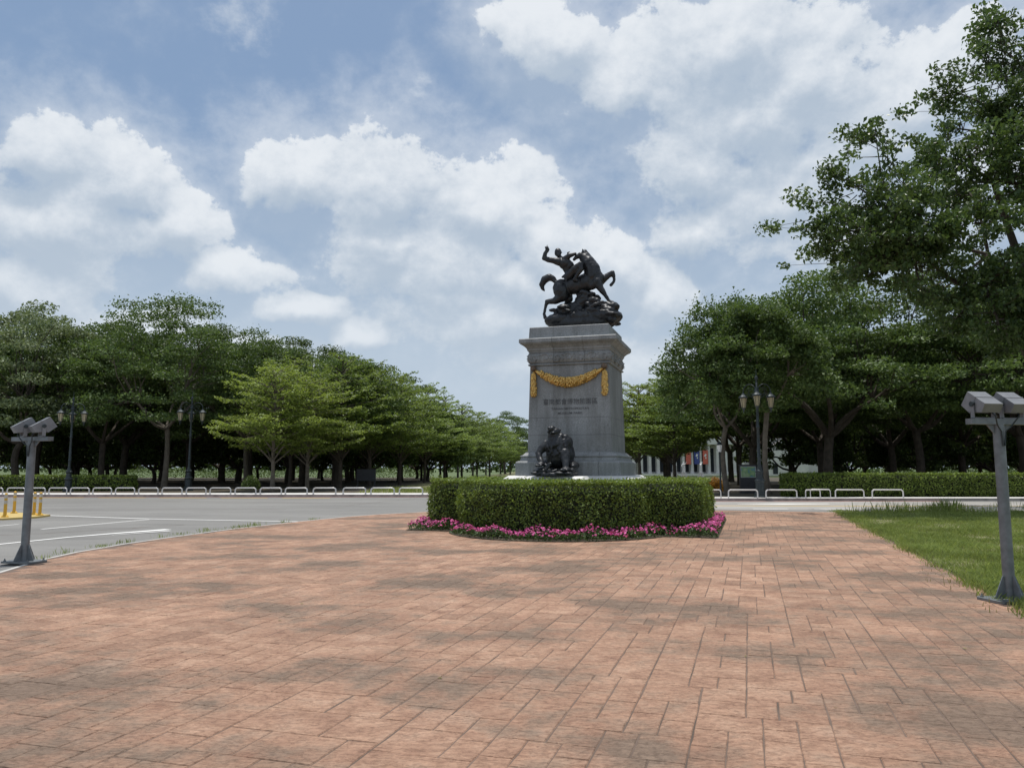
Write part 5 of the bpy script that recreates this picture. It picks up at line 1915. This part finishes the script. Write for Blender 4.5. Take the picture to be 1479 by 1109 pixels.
# ------------------------------------------------------------------ columned building beyond the trees
def building():
    o = empty('columned_building', (32, 150, 0.1), -R(4))
    tag(o, 'long pale columned building with tall dark windows, glimpsed beyond the right trees', 'building')
    MB().box((2, 8, 4.2), (54, 12, 8.4)).build('wall', M['stucco'], o)
    MB().box((2, 8, 8.65), (56, 13.5, 0.5)).build('roof_cornice', M['stucco'], o)
    MB().box((-3, 0.2, 0.2), (44, 3.6, 0.4)).build('steps', M['stucco'], o)
    MB().box((-3, 0.5, 6.6), (42, 2.6, 1.2)).build('entablature', M['stucco'], o)
    col = MB().lathe([(0.42, 0.4), (0.42, 0.6), (0.32, 0.7), (0.30, 3.2), (0.26, 5.7), (0.36, 5.8), (0.40, 6.0)], n=12).mesh('column', M['stucco'], True)
    win = MB().box((0, 1.98, 3.0), (0.95, 0.08, 4.6)).mesh('window', M['window'])
    for k in range(23):
        x = -23 + k * 1.62
        link('column', col, o, (x, 0, 0))
        if k < 22:
            link('window', win, o, (x + 0.81, 0, 0))
    g = MB().add([(16.5, -1.5, 0), (24.5, -1.5, 0), (24.5, -1.5, 5), (20.5, -1.5, 7), (16.5, -1.5, 5), (16.5, 2.2, 0), (24.5, 2.2, 0), (24.5, 2.2, 5), (20.5, 2.2, 7), (16.5, 2.2, 5)],
                 [(0, 1, 2, 3, 4), (9, 8, 7, 6, 5), (0, 5, 6, 1), (1, 6, 7, 2), (2, 7, 8, 3), (3, 8, 9, 4), (4, 9, 5, 0)])
    g.build('porch', M['stucco'], o)
    MB().box((18.3, -1.56, 1.3), (0.9, 0.1, 2.0)).build('window', M['window'], o)
    for (k, mat, lab) in [(15, 'red_cloth', 'red banner hanging between pale columns, leftmost of the three banners'), (16, 'blue_cloth', 'dark blue banner with a white mark between the two red banners'), (17, 'red_cloth', 'red banner with a white mark right of the blue banner')]:
        lx = -23 + k * 1.62 + 0.81
        c, s = math.cos(-R(4)), math.sin(-R(4))
        bx = empty('hanging_banner', (32 + lx * c - 0.45 * -s * -1, 150 + lx * s - 0.45 * c, 0.1), -R(4))
        MB().box((0, 0, 3.55), (0.98, 0.03, 2.7)).build('cloth', M[mat], bx)
        if k != 15:
            e = MB()
            e.box((0, -0.03, 3.9), (0.34, 0.02, 0.5), M=Matrix.Rotation(0.5, 3, 'Y'))
            e.box((0.1, -0.03, 3.4), (0.2, 0.02, 0.3))
            e.build('print', M['white_cloth'], bx)
        MB().tube([(-0.52, 0, 4.92), (0.52, 0, 4.92)], 0.03, 6).build('rod', M['iron'], bx)
        tag(bx, lab, 'banner', 'banners on the columned building')


building()


def marble_figures():
    fig = [('chain', [(-.12, 0, 0.05), (-.11, 0.02, 0.5), (-.08, 0, 0.95)], [0.1, 0.11, 0.14]), ('chain', [(.14, -.05, 0.05), (.12, -.06, 0.5), (.08, 0, 0.95)], [0.09, 0.11, 0.14]),
           ('chain', [(0, 0, 0.95), (0, 0.02, 1.2), (0, 0, 1.45)], [0.19, 0.17, 0.22]), ('chain', [(0, 0, 1.5), (0, 0, 1.68)], [0.08, 0.07]), ('ell', (0, -.02, 1.78), (0.11, 0.12, 0.15)),
           ('chain', [(-.24, 0, 1.48), (-.38, -.1, 1.25), (-.28, -.22, 1.05)], [0.09, 0.075, 0.06]), ('chain', [(.24, 0, 1.48), (.42, -.05, 1.62), (.5, -.1, 1.9)], [0.09, 0.07, 0.055]), ('ell', (0.05, .06, 0.5), (0.22, 0.12, 0.5))]
    src = grow('figure', fig, M['marble'], None, 0.045, 3)
    me = src.data
    bpy.data.objects.remove(src)
    pl = MB().box((0, 0, 0.15), (0.8, 0.8, 0.3)).box((0, 0, 0.55), (0.62, 0.62, 0.5)).mesh('plinth', M['stucco'])
    for (x, y, rz, lab) in [(18.2, 112, 0.3, 'small white marble figure just right of the monument base'), (25.2, 120, 2.1, 'small white marble figure between trunks, second from the monument'),
                            (26.9, 121, -0.6, 'small white marble figure left of the red banner, third from the monument'), (29.8, 122, 1.0, 'small white marble figure below the blue and red banners')]:
        o = empty('marble_statue', (x, y, G), rz)
        link('plinth', pl, o)
        f = link('figure', me, o, (0, 0, 0.8))
        f.scale = (0.85, 0.85, 0.85)
        tag(o, lab, 'statue', 'white marble figures before the columned building')


marble_figures()
